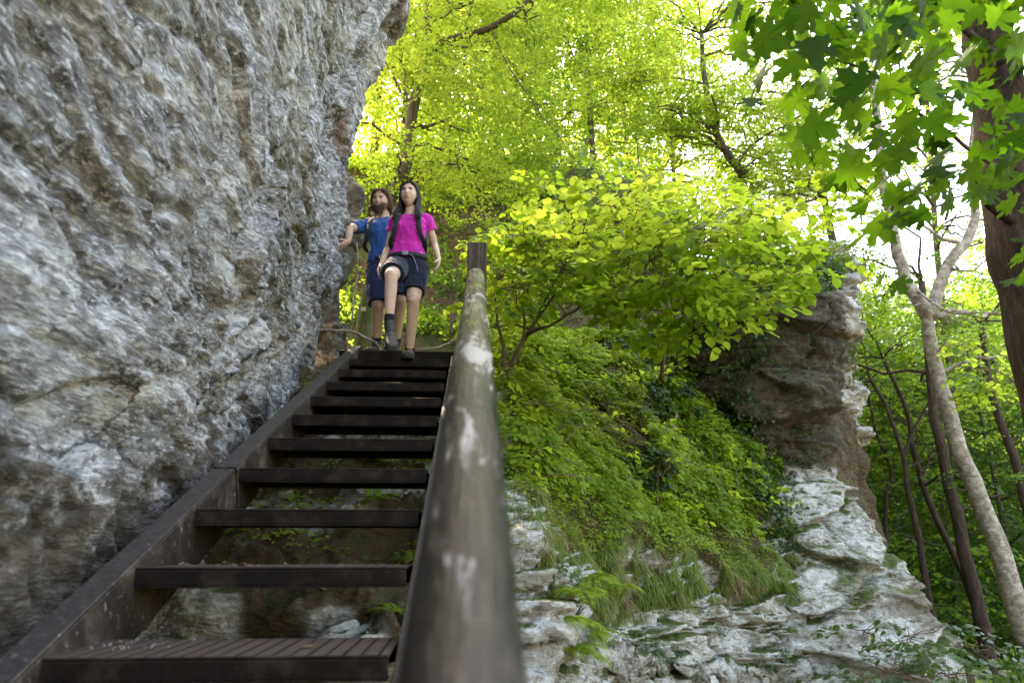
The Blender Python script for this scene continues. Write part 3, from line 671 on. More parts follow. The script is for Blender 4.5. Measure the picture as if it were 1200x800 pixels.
def rclumps(n, x0, x1, y0, y1, Y0, Y1, r0, r1, keep=None):
    o = []
    while len(o) < n:
        a, b = rng.uniform(x0, x1), rng.uniform(y0, y1)
        if keep and not keep(a, b): continue
        o.append((at(a, b, rng.uniform(Y0, Y1)), rng.uniform(r0, r1)))
    return o
# ---- forest behind: hillside trees -----------------------------------------
hillg = 'bright green beech trees on the hillside'
def hill_tree(x, y, h, r0, spread, ncl, lf=.10, mat='forest', label='leafy beech tree on the hillside in the mass of green behind the walkers', group=hillg, low=.25, dens=.6, rad=(.9, 1.5), bark='bark', lean=(0, 0), cat='tree', name='beech_tree'):
    z = gz(x, y)-.3; b = np.array([x, y, z]); top = b+np.array([lean[0], lean[1], h])
    cs = []
    for k in range(ncl):
        t = low+(1-low)*(k+.5)/ncl; w = spread*(1-.55*max(0, (t-.45)/.55)**1.5)*(.55+.45*min(1, (t-low+.15)/.3)); a = k*2.4+rng.uniform(-.5, .5)
        rr = w*rng.uniform(.45, 1.0)
        cs.append((b+(top-b)*t+np.array([math.cos(a)*rr, math.sin(a)*rr, rng.normal(0, .3)]), rng.uniform(*rad)))
    def hid(c): q = pix(c); return ((q[0]-715)/125)**2+((q[1]-205)/55)**2 < 1 and c[1] < 15
    cs = [c for c in cs if not hid(c[0])]
    return tree(name, [b, b+(top-b)*.4+rng.normal(0, .12, 3), top], r0, r0*.25, cs, lf, M[mat], M[bark], label, cat, group, dens=dens)
for (px, Y, h, r0, sp, n, lf) in [
    (470, 11.5, 9, .12, 2.2, 24, .085), (520, 14, 12, .16, 2.8, 28, .10), (575, 17, 13, .17, 3.0, 28, .11), (640, 20, 13, .18, 3.2, 28, .12),
    (700, 16.5, 11, .14, 2.6, 24, .11), (745, 22, 14, .2, 3.4, 28, .13), (800, 18, 11, .15, 2.8, 24, .11), (860, 21, 12, .18, 3.2, 26, .12),
    (430, 16, 14, .2, 3.2, 28, .11), (500, 23, 16, .22, 4.0, 30, .14), (600, 27, 16, .22, 4.2, 30, .15), (690, 29, 16, .22, 4.2, 30, .16), (780, 30, 16, .22, 4.2, 30, .16), (880, 30, 14, .22, 4.2, 28, .16),
    (930, 16, 9, .14, 2.4, 20, .11)]:
    p = at(px, 300, Y); hill_tree(p[0], Y, h, r0*.65, sp*1.1, n+6, lf*1.25, low=.12 if Y > 15 else .2, mat='beech' if rng.random() < .72 else 'forest')
# ---- forest on the right, valley floor ---------------------------------------
valg = 'green forest trees behind the rock outcrop'
for (px, Y, h, r0, sp, n, lf) in [(1010, 17, 9, .10, 2.6, 22, .11), (1075, 18, 8, .12, 3.0, 24, .12), (1150, 16, 8.5, .13, 2.8, 24, .11), (1230, 18, 12, .2, 3.6, 26, .12), (1010, 25, 11, .16, 4.0, 28, .15),
                                  (1090, 26, 10, .16, 4.2, 28, .15), (1180, 25, 12, .16, 4.2, 28, .15), (1040, 38, 15, .3, 6.5, 34, .24), (1160, 40, 15, .3, 6.5, 34, .24), (1270, 34, 16, .3, 6.0, 30, .2), (940, 40, 18, .3, 6, 30, .24), (960, 27, 12, .2, 4, 26, .15)]:
    p = at(px, 500, Y); hill_tree(p[0], Y, h, r0*.7, sp, n, lf, mat='forestd', label='green leafy tree in the forest to the right of the rock outcrop', group=valg, low=.06, dens=.8, rad=(.9, 1.5) if Y < 22 else (1.6, 2.6))
# far wooded slope
def far_wood():
    n = 26000; x = rng.uniform(-90, 130, n); y = rng.uniform(38, 130, n); z = ground_z(x, y)+rng.uniform(0, 15, n)**1.0
    P = np.stack([x, y, z], 1); f = fbm(P*.22, 2) > -.12; P = P[f]; k = len(P)
    n2 = 5; P = (P[:, None]+rng.normal(0, .6, (k, n2, 3))).reshape(-1, 3)
    leaves('distant_wood', 'small', P, rng.normal(0, 1, (len(P), 3)), rng.normal(0, .6, (len(P), 3))+[0, 0, 1], rng.uniform(.5, 1.0, len(P)), M['forest'])
    tag(bpy.data.objects['distant_wood'], None, None, None, 'stuff')
far_wood()
# ---- overhanging branch at the upper left ------------------------------------
def branch_tree():
    base = np.array([-4.2, 9.3, gz(-4.2, 9.3)-.2]); base[2] = 2.2
    pr = [base, at(440, 260, 8.9), at(485, 120, 8.6), at(500, 40, 8.5), at(505, -120, 8.5)]
    limbs = [([at(500, 66, 8.5), at(522, 48, 8.2), at(560, 38, 7.9), at(590, 24, 7.7), at(612, 8, 7.6), at(640, -30, 7.4)], .055, .03),
             ([at(520, 52, 8.2), at(545, 56, 8.0), at(575, 62, 7.9)], .022, .006),
             ([at(600, 18, 7.65), at(620, 22, 7.5), at(632, 18, 7.4)], .015, .008),
             ([at(575, 34, 7.8), at(600, 85, 7.6), at(640, 140, 7.4), at(675, 190, 7.3)], .012, .004),
             ([at(548, 40, 7.9), at(560, 75, 7.8), at(567, 110, 7.7)], .009, .003),
             ([at(500, 40, 8.5), at(470, 46, 8.3), at(452, 50, 8.2)], .02, .006)]
    cs = rclumps(46, 440, 640, -60, 250, 7.6, 9.2, .35, .7, lambda a, b: a > 440+.0*b and not (a > 560 and b > 200))
    cs += rclumps(10, 560, 720, 60, 235, 7.2, 8.2, .25, .5)+pxclumps([(640, 175, 7.4, .4), (655, 192, 7.4, .38), (628, 168, 7.4, .35), (672, 205, 7.4, .28)])
    cs += rclumps(10, 620, 760, -60, 60, 7.4, 8.6, .4, .6)
    tree('beech_tree', pr, .10, .05, cs, .062, M['beech'], M['bark'], 'sunlit beech tree rising just beyond the rock wall, its branches arching over the walkers', dens=.6, limbs=limbs, nper=12)
branch_tree()
def young(name, base, tr, limbs, cs, r0, lf, mat, label, dens=.4, kind='small', cat='tree', bark='bark', nper=12, parts=('trunk', 'crown')):
    return tree(name, [base]+tr, r0, r0*.5, cs, lf, M[mat], M[bark], label, cat, None, kind, dens, True, limbs, nper, parts=parts)
# tree on the bank above the shrub, bright clump to its left
b0 = at(872, 205, 9.6)
young('beech_tree', b0, [at(852, 180, 9.5), at(838, 150, 9.4), at(826, 95, 9.3), at(822, 40, 9.2)],
      [([at(862, 195, 9.5), at(880, 172, 9.3), at(910, 152, 9.1), at(950, 128, 8.9)], .03, .01), ([at(866, 200, 9.5), at(890, 185, 9.3), at(925, 165, 9.0)], .02, .006), ([at(824, 98, 9.3), at(790, 92, 9.3), at(745, 96, 9.3)], .018, .005), ([at(828, 110, 9.3), at(812, 105, 9.2), at(800, 92, 9.2)], .014, .005)],
      pxclumps([(800, 130, 9.0, .45), (790, 160, 9.0, .42), (775, 185, 9.0, .32), (820, 150, 8.9, .4), (838, 125, 9.0, .4), (770, 150, 9, .3)])+rclumps(30, 700, 960, -60, 130, 8.4, 10, .4, .7)+rclumps(14, 850, 1000, 60, 200, 8.4, 9.8, .35, .6), .07, .065, 'beech',
      'small beech on the earth bank with a bright yellow-green clump of leaves', .75)
q0 = at(985, 330, 11.5)
young('beech_tree', q0, [at(960, 200, 11.3), at(930, 80, 11), at(900, -60, 11)], [], rclumps(34, 790, 1010, -60, 235, 9.6, 12.5, .45, .8)+rclumps(8, 930, 1060, 150, 290, 10, 12, .3, .5), .07, .075, 'beech', 'slender beech beyond the outcrop, its bright leaves filling the space left of the maple', .6)
# ---- the big hazel and linden shrubs in the middle ---------------------------
hb = at(592, 452, 5.0)
def K(a, b):  # crown outline of the shrub mass
    top = np.interp(a, [555, 600, 640, 680, 740, 800, 860, 930, 960], [290, 262, 245, 238, 218, 212, 222, 240, 290])
    bot = np.interp(a, [555, 600, 660, 720, 780, 830, 870, 930, 960], [360, 350, 350, 385, 395, 410, 380, 330, 310])
    return top < b < bot
young('hazel_shrub', hb, [at(600, 425, 5.0), at(622, 385, 4.9), at(650, 345, 4.8)],
      [([hb, at(590, 410, 5.1), at(583, 370, 5.2), at(578, 330, 5.2)], .018, .006), ([hb, at(612, 395, 4.9), at(616, 350, 4.9), at(630, 300, 4.8)], .015, .005),
       ([at(618, 392, 4.9), at(650, 378, 4.7), at(690, 352, 4.5), at(735, 335, 4.4), at(790, 325, 4.3)], .013, .005), ([at(620, 385, 4.9), at(600, 380, 5.0), at(575, 384, 5.1)], .010, .004),
       ([at(630, 370, 4.9), at(660, 310, 4.7), at(680, 280, 4.6), at(692, 238, 4.6)], .010, .003)],
      rclumps(44, 572, 740, 250, 350, 4.1, 5.4, .16, .28, K)+rclumps(10, 560, 640, 300, 390, 5.2, 6.0, .15, .25)+rclumps(14, 572, 700, 262, 320, 5.0, 6.4, .18, .3, K), .022, .070, 'hazel',
      'hazel shrub with thin fanned stems right behind the square handrail post', .75, 'oval', 'shrub', 'twig', 9, ('stems', 'foliage'))
sb = at(775, 445, 5.9)
young('linden_shrub', sb, [at(780, 400, 5.7), at(800, 350, 5.3), at(830, 300, 5.0)],
      [([at(785, 390, 5.6), at(840, 330, 5.0), at(900, 290, 4.6)], .014, .004), ([at(900, 262, 4.6), at(860, 275, 4.5), at(800, 292, 4.3), at(762, 305, 4.2)], .010, .003), ([at(790, 370, 5.4), at(770, 300, 5.0), at(740, 250, 4.8)], .012, .004)],
      rclumps(76, 700, 950, 215, 385, 3.7, 5.0, .16, .30, K)+pxclumps([(812, 375, 4.2, .12), (818, 395, 4.2, .1), (800, 395, 4.3, .1), (935, 270, 4.4, .2), (955, 235, 4.6, .25), (985, 260, 4.8, .25), (975, 300, 4.9, .2), (900, 335, 4.4, .2), (870, 350, 4.3, .18), (845, 375, 4.2, .16), (925, 318, 4.5, .2), (760, 400, 4.6, .15), (730, 385, 4.6, .18), (690, 200, 4.6, .2), (640, 225, 4.8, .2), (760, 205, 4.5, .2)])+rclumps(16, 760, 930, 225, 330, 5.0, 6.0, .2, .32, K), .02, .076, 'hazel',
      'wide linden shrub with large rounded bright leaves hanging in front of the outcrop', .75, 'oval', 'shrub', 'twig', 9, ('stems', 'foliage'))
# shrubs along the hill behind the walkers and under the hill trees
for k, (a, b, Y, r, lf, mt, lab) in enumerate([
    (425, 330, 7.9, .45, .05, 'beech', 'small bright bush between the rock wall and the walkers'),
    (535, 300, 8.2, .6, .055, 'forest', 'leafy bush just left of the square handrail post'),
    (530, 345, 7.6, .32, .05, 'herbdark', 'dark low bush beside the woman in the pink shirt'),
    (590, 235, 10.5, .9, .07, 'beech', 'rounded bush on the slope above the hazel shrub'),
    (500, 190, 10.5, .9, .07, 'beech', 'rounded bush behind the heads of the walkers'),
    (650, 215, 12, .8, .07, 'forest', 'dark green bush at the foot of the bare earth bank'),
    (560, 170, 13, 1.1, .08, 'beech', 'bush among the hillside trees above the post'),
    (940, 200, 11, .9, .07, 'beech', 'bush above the dark outcrop top'),
    (980, 300, 9.0, .35, .06, 'forest', 'light shrub growing on the pale rock head'),
    (900, 320, 7.6, .3, .05, 'forest', 'shrub rooted on top of the dark outcrop'),
    (745, 140, 15, 1.0, .08, 'forest', 'bush at the top edge of the bare earth bank'),
    (615, 130, 15, 1.3, .09, 'forest', 'shadowy bush between the thin hillside trunks')]):
    c = at(a, b, Y); base = c.copy(); base[2] -= r*1.5
    cs = [(c+rng.normal(0, .5, 3)*r*np.array([1, 1, .7]), r*rng.uniform(.35, .6)) for _ in range(9)]
    young('leafy_bush', base, [base*.5+c*.5, c], [], cs, .02, lf, mt, lab, .5, 'small', 'bush', 'twig', 10, ('stems', 'foliage'))
# ---- pale forked tree ---------------------------------------------------------
Yp = 8.2
pb = at(1232, 800, Yp); 
young('pale_forked_tree', pb, [at(1203, 745, Yp), at(1180, 675, Yp), at(1150, 590, Yp), at(1121, 515, Yp), at(1099, 440, Yp), at(1088, 385, Yp), at(1083, 352, Yp)],
      [([at(1088, 372, Yp), at(1074, 348, Yp), at(1060, 325, Yp), at(1050, 290, Yp), at(1041, 245, Yp), at(1032, 190, Yp), at(1025, 90, Yp)], .095, .05),
       ([at(1090, 372, Yp), at(1100, 338, Yp), at(1112, 308, Yp), at(1135, 280, Yp), at(1143, 250, Yp), at(1138, 190, Yp), at(1150, 90, Yp)], .085, .045),
       ([at(1128, 285, Yp), at(1105, 280, Yp), at(1085, 265, Yp), at(1065, 240, Yp)], .03, .012), ([at(1068, 335, Yp), at(1110, 364, 7.8), at(1160, 366, 7.4)], .02, .006),
       ([at(1110, 312, Yp), at(1135, 318, 8), at(1165, 300, 7.8)], .018, .006)],
      rclumps(12, 990, 1200, 20, 120, 7.8, 9.2, .35, .6)+rclumps(9, 1100, 1230, 330, 430, 7.4, 8.6, .25, .45)+pxclumps([(1030, 340, 7.8, .25), (1050, 360, 7.8, .2)]), .128, .055, 'forest',
      'pale leaning tree that forks in two beside the rock outcrop', .35, 'small', 'tree', 'bark_pale')
bright = rclumps(9, 1125, 1205, 395, 470, 6.2, 7.0, .12, .22)
young('beech_sapling', at(1260, 800, 6.8), [at(1250, 640, 6.7), at(1225, 480, 6.6), at(1190, 420, 6.5)], [([at(1225, 480, 6.6), at(1180, 440, 6.5), at(1130, 430, 6.5)], .01, .004)], bright, .02, .075, 'hazel', 'sapling with bright oval leaves in front of the pale trunk', .35, 'oval', 'tree', 'twig', 8)
q0 = at(1120, 560, 15.5)
young('beech_tree', q0, [at(1110, 400, 15.5), at(1090, 200, 15.3), at(1080, -40, 15)], [], rclumps(34, 985, 1200, -60, 200, 13, 17, .6, 1.1)+rclumps(8, 1060, 1200, 200, 330, 13, 17, .5, .8), .09, .10, 'beech', 'tall beech behind the pale tree fork with leaves across the white sky', .42)
# ---- thin dark trees right of the outcrop -------------------------------------
thin = [([(1152, 735, 12), (1128, 640, 12), (1112, 560, 12), (1097, 500, 12), (1090, 440, 12), (1080, 330, 12)], .12, [([(1120, 600, 12), (1150, 585, 12), (1180, 578, 12)], .03, .01), ([(1105, 530, 12), (1070, 545, 12)], .02, .01)], 'thin dark tree standing just left of the pale trunk'),
        ([(1146, 722, 13), (1118, 650, 13), (1090, 590, 13), (1072, 535, 13), (1062, 480, 13), (1035, 420, 13)], .07, [([(1080, 562, 13), (1095, 520, 13), (1110, 470, 13)], .03, .01), ([(1065, 500, 13), (1030, 470, 13)], .02, .01)], 'thin leaning dark tree crossing behind the outcrop foot'),
        ([(1080, 650, 12.5), (1072, 610, 12.5), (1062, 560, 12.5), (1058, 535, 12.5), (1040, 480, 12.5), (1018, 440, 12.5)], .06, [([(1058, 538, 12.5), (1072, 500, 12.5), (1085, 478, 12.5), (1100, 440, 12.5)], .035, .012), ([(1060, 550, 12.5), (1075, 540, 12.5), (1090, 510, 12.5)], .02, .008)], 'slim dark tree with forked branches right of the outcrop'),
        ([(1040, 660, 14), (1039, 620, 14), (1038, 580, 14), (1045, 550, 14), (1028, 510, 14), (1015, 450, 14)], .055, [([(1040, 585, 14), (1020, 555, 14), (1012, 520, 14)], .02, .008)], 'slim dark tree nearest the outcrop edge'),
        ([(1215, 640, 13), (1195, 560, 13), (1175, 500, 13), (1160, 450, 13), (1150, 380, 13)], .10, [([(1180, 520, 13), (1205, 500, 13)], .03, .01)], 'dark tree behind the right side of the pale trunk')]
for pl, r, lb, lab in thin:
    p3 = [at(*q) for q in pl]; g0 = p3[0].copy(); g0[2] = gz(g0[0], g0[1])-.3
    cs = [(p3[-1]+rng.normal(0, 1.0, 3), rng.uniform(.5, .9)) for _ in range(6)]+[(at(pl[3][0]+rng.uniform(-40, 40), pl[3][1]+rng.uniform(-60, 40), pl[3][2]+rng.uniform(.5, 2)), rng.uniform(.3, .6)) for _ in range(4)]
    young('thin_dark_tree', g0, p3, [([at(*q) for q in l], a, b) for l, a, b in lb], cs, r, .08, 'forest', lab, .4, 'small', 'tree', 'bark_dark')
# ---- maple in the foreground ---------------------------------------------------
mt_ = [at(1330, 760, 4.3), at(1262, 560, 4.3), at(1222, 400, 4.3), at(1196, 290, 4.3), at(1180, 190, 4.3), at(1166, 90, 4.3), at(1150, 0, 4.3), at(1135, -120, 4.3)]
mroot = tag(empty('maple_tree', mt_[0]), 'dark rough-barked maple at the right edge with broad lobed leaves hanging close to the camera', 'tree')
mb = MB(); T_ = sub(mt_, 60, .03, 5)
A = np.linspace(0, 2*math.pi, 40, endpoint=False)
mb.tube(T_, np.linspace(.23, .155, 60), 40)
limbs = [([at(1225, 225, 4.0), at(1150, 185, 3.4), at(1110, 155, 3.0), at(1060, 120, 2.7), at(1028, 88, 2.5), at(980, 70, 2.4)], .014, .004),
         ([at(1192, 262, 4.2), at(1160, 240, 4.1), at(1150, 220, 4.0), at(1138, 190, 4.0)], .04, .015),
         ([at(1160, 60, 4.2), at(1110, 20, 3.4), at(1040, 0, 3.0), at(960, -20, 2.7)], .03, .006),
         ([at(1035, 156, 2.9), at(1005, 184, 2.85), at(990, 215, 2.8), at(975, 250, 2.8), at(970, 285, 2.8)], .004, .0012), ([at(1007, 184, 2.85), at(995, 222, 2.85), at(982, 250, 2.85), at(980, 290, 2.85)], .003, .001),
         ([at(950, -30, 2.6), at(944, 10, 2.6), at(950, 45, 2.6), at(942, 75, 2.6)], .004, .0015), ([at(1030, 0, 2.9), at(1028, 50, 2.8), at(1029, 88, 2.7)], .004, .002),
         ([at(1165, 75, 4.2), at(1180, 70, 3.6), at(1230, 40, 3.0)], .03, .01), ([at(1028, 90, 2.5), at(1000, 130, 2.45), at(985, 180, 2.4), at(1035, 250, 2.5)], .004, .0015)]
for pl, a, b in limbs: mb.tube(sub(pl, 18, .01, 3), np.linspace(a, b, 18), 8)
# ridged bark
hand = [(905, 45, 62), (925, 80, 60), (955, 62, 66), (890, 95, 52), (935, 120, 58), (985, 40, 60), (1000, 95, 62), (1030, 60, 58), (960, 150, 66), (945, 20, 55), (1010, 20, 60), (1060, 30, 60), (1085, 75, 62), (1045, 105, 58), (1065, 150, 60), (1090, 110, 52), (1015, 145, 60), (1000, 200, 60), (1040, 190, 56), (1070, 225, 54), (1100, 185, 52), (1130, 70, 55),
        (1110, 30, 55), (1150, 110, 50), (1165, 160, 52), (1120, 140, 50), (1045, 225, 50), (1075, 255, 48), (1110, 240, 50), (1145, 230, 48), (1010, 255, 50), (1035, 215, 44), (1180, 240, 44), (1165, 210, 44), (1190, 60, 60), (1175, 20, 60), (1195, 130, 50), (1080, 5, 66), (1030, -5, 60), (975, 0, 56), (1015, 60, 50), (1055, 80, 50), (925, 160, 44), (940, 185, 40), (1000, 285, 44), (1030, 330, 40), (1055, 335, 38), (1195, 300, 40), (1190, 330, 40),
        (870, 60, 40), (880, 120, 38), (1140, 20, 50), (1100, 60, 50), (990, 120, 46), (965, 100, 50), (1125, 105, 44), (1180, 190, 46), (1190, 165, 48)]
hand = [(a_, b_, w_*.78) for a_, b_, w_ in hand]
hand += [(a_, b_, rng.uniform(26, 44)) for a_, b_ in zip(rng.uniform(860, 1215, 210), rng.uniform(-60, 340, 210)) if not (a_ > 1110 and 5 < b_ < 105) and b_ < np.interp(a_, [860, 960, 1010, 1060, 1215], [90, 190, 300, 270, 340]) and not (1060 < a_ < 1180 and b_ > 235)]
P = []; D = []; N = []; s = []
for (a, b, w) in hand:
    sz = rng.uniform(.095, .135); z = sz*1.25*FPX/w; c = atz(a, b, z)
    P.append(c+np.array([0, 0, .0])); d = np.array([rng.normal(0, .7), rng.normal(-.25, .5), rng.normal(-.55, .25)]); D.append(d)
    N.append(np.array([rng.normal(0, .35), rng.normal(.55, .3), .8])); s.append(sz)
    e = c+np.array([rng.uniform(-.05, .09), rng.uniform(0, .1), rng.uniform(.05, .11)]); mb.tube([c, (c+e)/2+[0, 0, .008], e], .0011, 4)
P, D, N, s = map(np.array, (P, D, N, s)); D = unit(D); P = P-D*s[:, None]*.45
mb.build('trunk', M['bark_dark'], mroot, True)
leaves('crown', 'maple', P, D, N, s, M['maple'], mroot, rnd=rng.beta(1.6, 1.6, len(P)))
up_c = rclumps(26, 1000, 1260, -200, 20, 3.4, 5.5, .3, .5)+rclumps(10, 1190, 1330, 0, 300, 3.8, 5.0, .3, .45)
Pc, Dc, Nc, sc_, rn_ = clumps(up_c, .11, .35, 7)
leaves('crown', 'maple', Pc, Dc, Nc, sc_, M['maple'], mroot, rnd=rn_)
# shading canopy of a neighbouring beech over the stairs, outside the frame
# ================================================================== GROUND COVER
def scatter(n, wfun):
    """random surface points on the rocky slope weighted by wfun(row, col, soil)"""
    nu, nv = SLOPE_ROW.shape; e1 = SLOPE_P[1:, :-1]-SLOPE_P[:-1, :-1]; e2 = SLOPE_P[:-1, 1:]-SLOPE_P[:-1, :-1]
    ar = np.linalg.norm(np.cross(e1, e2), axis=2); wt = ar*wfun(SLOPE_ROW[:-1, :-1], SLOPE_COL[:-1, :-1], SLOPE_SOIL[:-1, :-1]); wt = wt.ravel()/wt.sum()
    k = rng.choice(len(wt), n, p=wt); i, j = k//(nv-1), k % (nv-1); u, v = rng.random(n)[:, None], rng.random(n)[:, None]
    return SLOPE_P[i, j]+u*e1[i, j]+v*e2[i, j], SLOPE_N[i, j], SLOPE_ROW[i, j], SLOPE_COL[i, j]
right = lambda c, a=3.6: sstep(a-.3, a+.3, c)
def patchy(P, sc, th, seed=0): return fbm(P*sc+seed, 3) > th
dn = np.array([0, -.55, -.8])
# fine fronds and grasses on the slope
P, N, r, c = scatter(80000, lambda r, c, s: s*right(c, 3.4)*sstep(3.5, 3.9, r)*sstep(7.2, 6.2, r)*(1-.8*sstep(8.3, 9.2, c)))
k = patchy(P, 2.2, -.35, 5); P, N = P[k], N[k]
D = N*.55+dn*.45+rng.normal(0, .38, P.shape); leaves('grass', 'blade', P-N*.01, D, N+rng.normal(0, .4, P.shape), rng.uniform(.03, .09, len(P)), M['grass'])
tag(bpy.data.objects['grass'], None, None, None, 'stuff')
# grass hanging over the lip
P, N, r, c = scatter(30000, lambda r, c, s: right(c, 4.0)*np.exp(-((r-4.1)/.35)**2)*sstep(9.0, 8.3, c))
k = patchy(P, 2.6, -.1, 9); P, N = P[k], N[k]
D = N*.30+np.array([0, -.25, -1.])+rng.normal(0, .25, P.shape); lv = leaves('hanging_grass', 'blade', P, D, N+rng.normal(0, .4, P.shape), rng.uniform(.04, .14, len(P)), M['grass'], rnd=rng.beta(2, 3, len(P)))
tag(lv, None, None, None, 'stuff')
P, N, r, c = scatter(14000, lambda r, c, s: right(c, 4.0)*np.exp(-((r-4.05)/.35)**2)*sstep(9.0, 8.3, c))
k = patchy(P, 3.1, .05, 29); P, N = P[k], N[k]
D = N*.25+np.array([0, -.2, -1.])+rng.normal(0, .3, P.shape); lv = leaves('dry_grass', 'blade', P, D, N+rng.normal(0, .4, P.shape), rng.uniform(.04, .14, len(P)), M['straw']); tag(lv, None, None, None, 'stuff')
# broad-leaved ground plants: whorls of leaves
def whorls(name, n, wf, lf, mat, kind='oval', hgt=(.02, .10), nl=6, sc=2., th=-.2, seed=0):
    P, N, r, c = scatter(n, wf); k = patchy(P, sc, th, seed); P, N = P[k], N[k]; m_ = len(P)
    U = unit(N*.7+np.array([0, -.15, .9])); C = P+U*rng.uniform(*hgt, m_)[:, None]
    a = rng.uniform(0, 6.28, (m_, 1))+np.arange(nl)*6.283/nl+rng.normal(0, .3, (m_, nl))
    X = unit(np.cross(U, np.array([.3, 1, .1]))); Yv = np.cross(U, X)
    D = X[:, None]*np.cos(a)[..., None]+Yv[:, None]*np.sin(a)[..., None]+rng.normal(0, .12, (m_, nl, 3))-np.array([0, 0, .15])
    Cn = C[:, None]+D*.012+rng.normal(0, .012, (m_, nl, 3)); NN = U[:, None]+rng.normal(0, .25, (m_, nl, 3))
    rv = np.repeat(np.clip(.5+fbm(P*3+seed, 2)*.7+rng.normal(0, .15, m_), 0, 1), nl)
    o = leaves(name, kind, Cn.reshape(-1, 3), D.reshape(-1, 3), NN.reshape(-1, 3), (lf*rng.uniform(.6, 1.25, (m_, nl))).ravel(), M[mat], rnd=rv); tag(o, None, None, None, 'stuff'); return o
whorls('ground_plants', 14000, lambda r, c, s: s*right(c, 3.6)*sstep(4.5, 5.0, r)*sstep(8.9, 8.2, c), .040, 'herb', 'oval', (.03, .13), 6, 1.6, -.25, 2)
whorls('ground_plants', 8000, lambda r, c, s: s*right(c, 3.5)*sstep(4.0, 4.4, r)*sstep(7.0, 6.6, r), .026, 'herb', 'small', (.01, .08), 7, 3, -.1, 3)
whorls('ivy', 3800, lambda r, c, s: right(c, 6.3)*sstep(5.0, 5.6, r)*sstep(9.0, 8.4, c), .052, 'herbdark', 'oval', (.04, .16), 6, 1.3, -.1, 4)
whorls('ground_plants', 2500, lambda r, c, s: (1-right(c, 3.9))*sstep(3.9, 4.6, r)*sstep(7, 6.6, r), .028, 'herb', 'small', (.01, .06), 7, 2.4, .1, 6)
whorls('ground_plants', 1600, lambda r, c, s: right(c, 3.9)*sstep(1.2, 1.8, r)*sstep(3.8, 3.2, r)+.0, .03, 'herbdark', 'small', (.01, .05), 7, 2.6, .2, 16)
# dead leaves
P, N, r, c = scatter(5000, lambda r, c, s: sstep(3.8, 4.3, r)*(.3+s)); lv = leaves('dead_leaves', 'small', P+N*.008, rng.normal(0, 1, P.shape), N+rng.normal(0, .35, P.shape), rng.uniform(.02, .05, len(P)), M['litter']); tag(lv, None, None, None, 'stuff')
# undergrowth on the hillside
n = 26000; x = rng.uniform(-4, 8, n); y = 6.9+rng.random(n)**1.4*16; z = ground_z(x, y)
P = np.stack([x, y, z+.08], 1); P[:, 2] += fbm(np.stack([x*.45, y*.45, x*0], 1), 4)*.38
bank = (np.abs(pix(P)[0]-728) < 58) & (np.abs(pix(P)[1]-222) < 24); lowx = (y < 8) & (x > 2.2)
k = (~bank) & (~lowx) & (fbm(P*.9+3, 3) > -.15); P = P[k]; m_ = len(P)
nl = 7; D = rng.normal(0, 1, (m_, nl, 3)); D[..., 2] = np.abs(D[..., 2])*.5+.1; C = P[:, None]+D*rng.uniform(.02, .14, (m_, nl, 1))
sz = (.04+.004*P[:, 1])[:, None]*rng.uniform(.6, 1.3, (m_, nl))
lv = leaves('undergrowth', 'small', C.reshape(-1, 3), D.reshape(-1, 3), rng.normal(0, .45, (m_*nl, 3))+[0, -.1, 1], sz.ravel(), M['forest']); tag(lv, None, None, None, 'stuff')
n = 14000; x = rng.uniform(-4, 8, n); y = 6.7+rng.random(n)**1.3*9; z = ground_z(x, y)+fbm(np.stack([x*.45, y*.45, x*0], 1), 4)*.38+.03
lv = leaves('dead_leaves', 'small', np.stack([x, y, z], 1), rng.normal(0, 1, (n, 3)), rng.normal(0, .4, (n, 3))+[0, -.3, 1], rng.uniform(.04, .08, n), M['litter']); tag(lv, None, None, None, 'stuff')
# valley undergrowth on the right
n = 22000; x = rng.uniform(4.5, 26, n); y = 6.5+rng.random(n)*24; z = ground_z(x, y)
P = np.stack([x, y, z+.1], 1); k = fbm(P*.7+3, 3) > -.3; P = P[k]; m_ = len(P); nl = 6
D = rng.normal(0, 1, (m_, nl, 3)); D[..., 2] = np.abs(D[..., 2])*.7+.1; C = P[:, None]+D*rng.uniform(.05, .4, (m_, nl, 1))
lv = leaves('undergrowth', 'small', C.reshape(-1, 3), D.reshape(-1, 3), rng.normal(0, .45, (m_*nl, 3))+[0, -.1, 1], rng.uniform(.06, .14, m_*nl), M['forest']); tag(lv, None, None, None, 'stuff')
# plants on the outcrop ledges
nO = OUTC.reshape(260, 300, 3); gn = grid_normals(nO); 
ctr = nO.mean(1, keepdims=True); gn *= np.sign((gn*(nO-ctr)).sum(2, keepdims=True)+1e-9)
ii, jj = rng.integers(0, 260, 9000), rng.integers(0, 300, 9000); P = nO[ii, jj]; Nn = gn[ii, jj]; pp = np.array(pix(P)).T
mk = ((fbm(P*2+7, 3)+Nn[:, 2]*.5 > .22) & (pp[:, 1] < 545)) | ((pp[:, 1] < 340) & (fbm(P*2, 2) > -.2)); mk = mk & ~((pp[:, 0] > 950) & (pp[:, 1] > 350))
mk = mk | ((pp[:, 0] < 905) & (pp[:, 1] > 330) & (pp[:, 1] < 560) & (fbm(P*2+3, 3) > -.05)) | ((pp[:, 0] < 935) & (pp[:, 1] > 520) & (fbm(P*1.7, 2) > -.1))
P, Nn = P[mk], Nn[mk]; m_ = len(P); nl = 6; D = rng.normal(0, .8, (m_, nl, 3))+Nn[:, None]*.8; C = P[:, None]+D*rng.uniform(.01, .06, (m_, nl, 1))
lv = leaves('ledge_plants', 'small', C.reshape(-1, 3), D.reshape(-1, 3), rng.normal(0, .4, (m_*nl, 3))+[0, -.4, 1], rng.uniform(.03, .06, m_*nl), M['herbdark']); tag(lv, None, None, None, 'stuff')
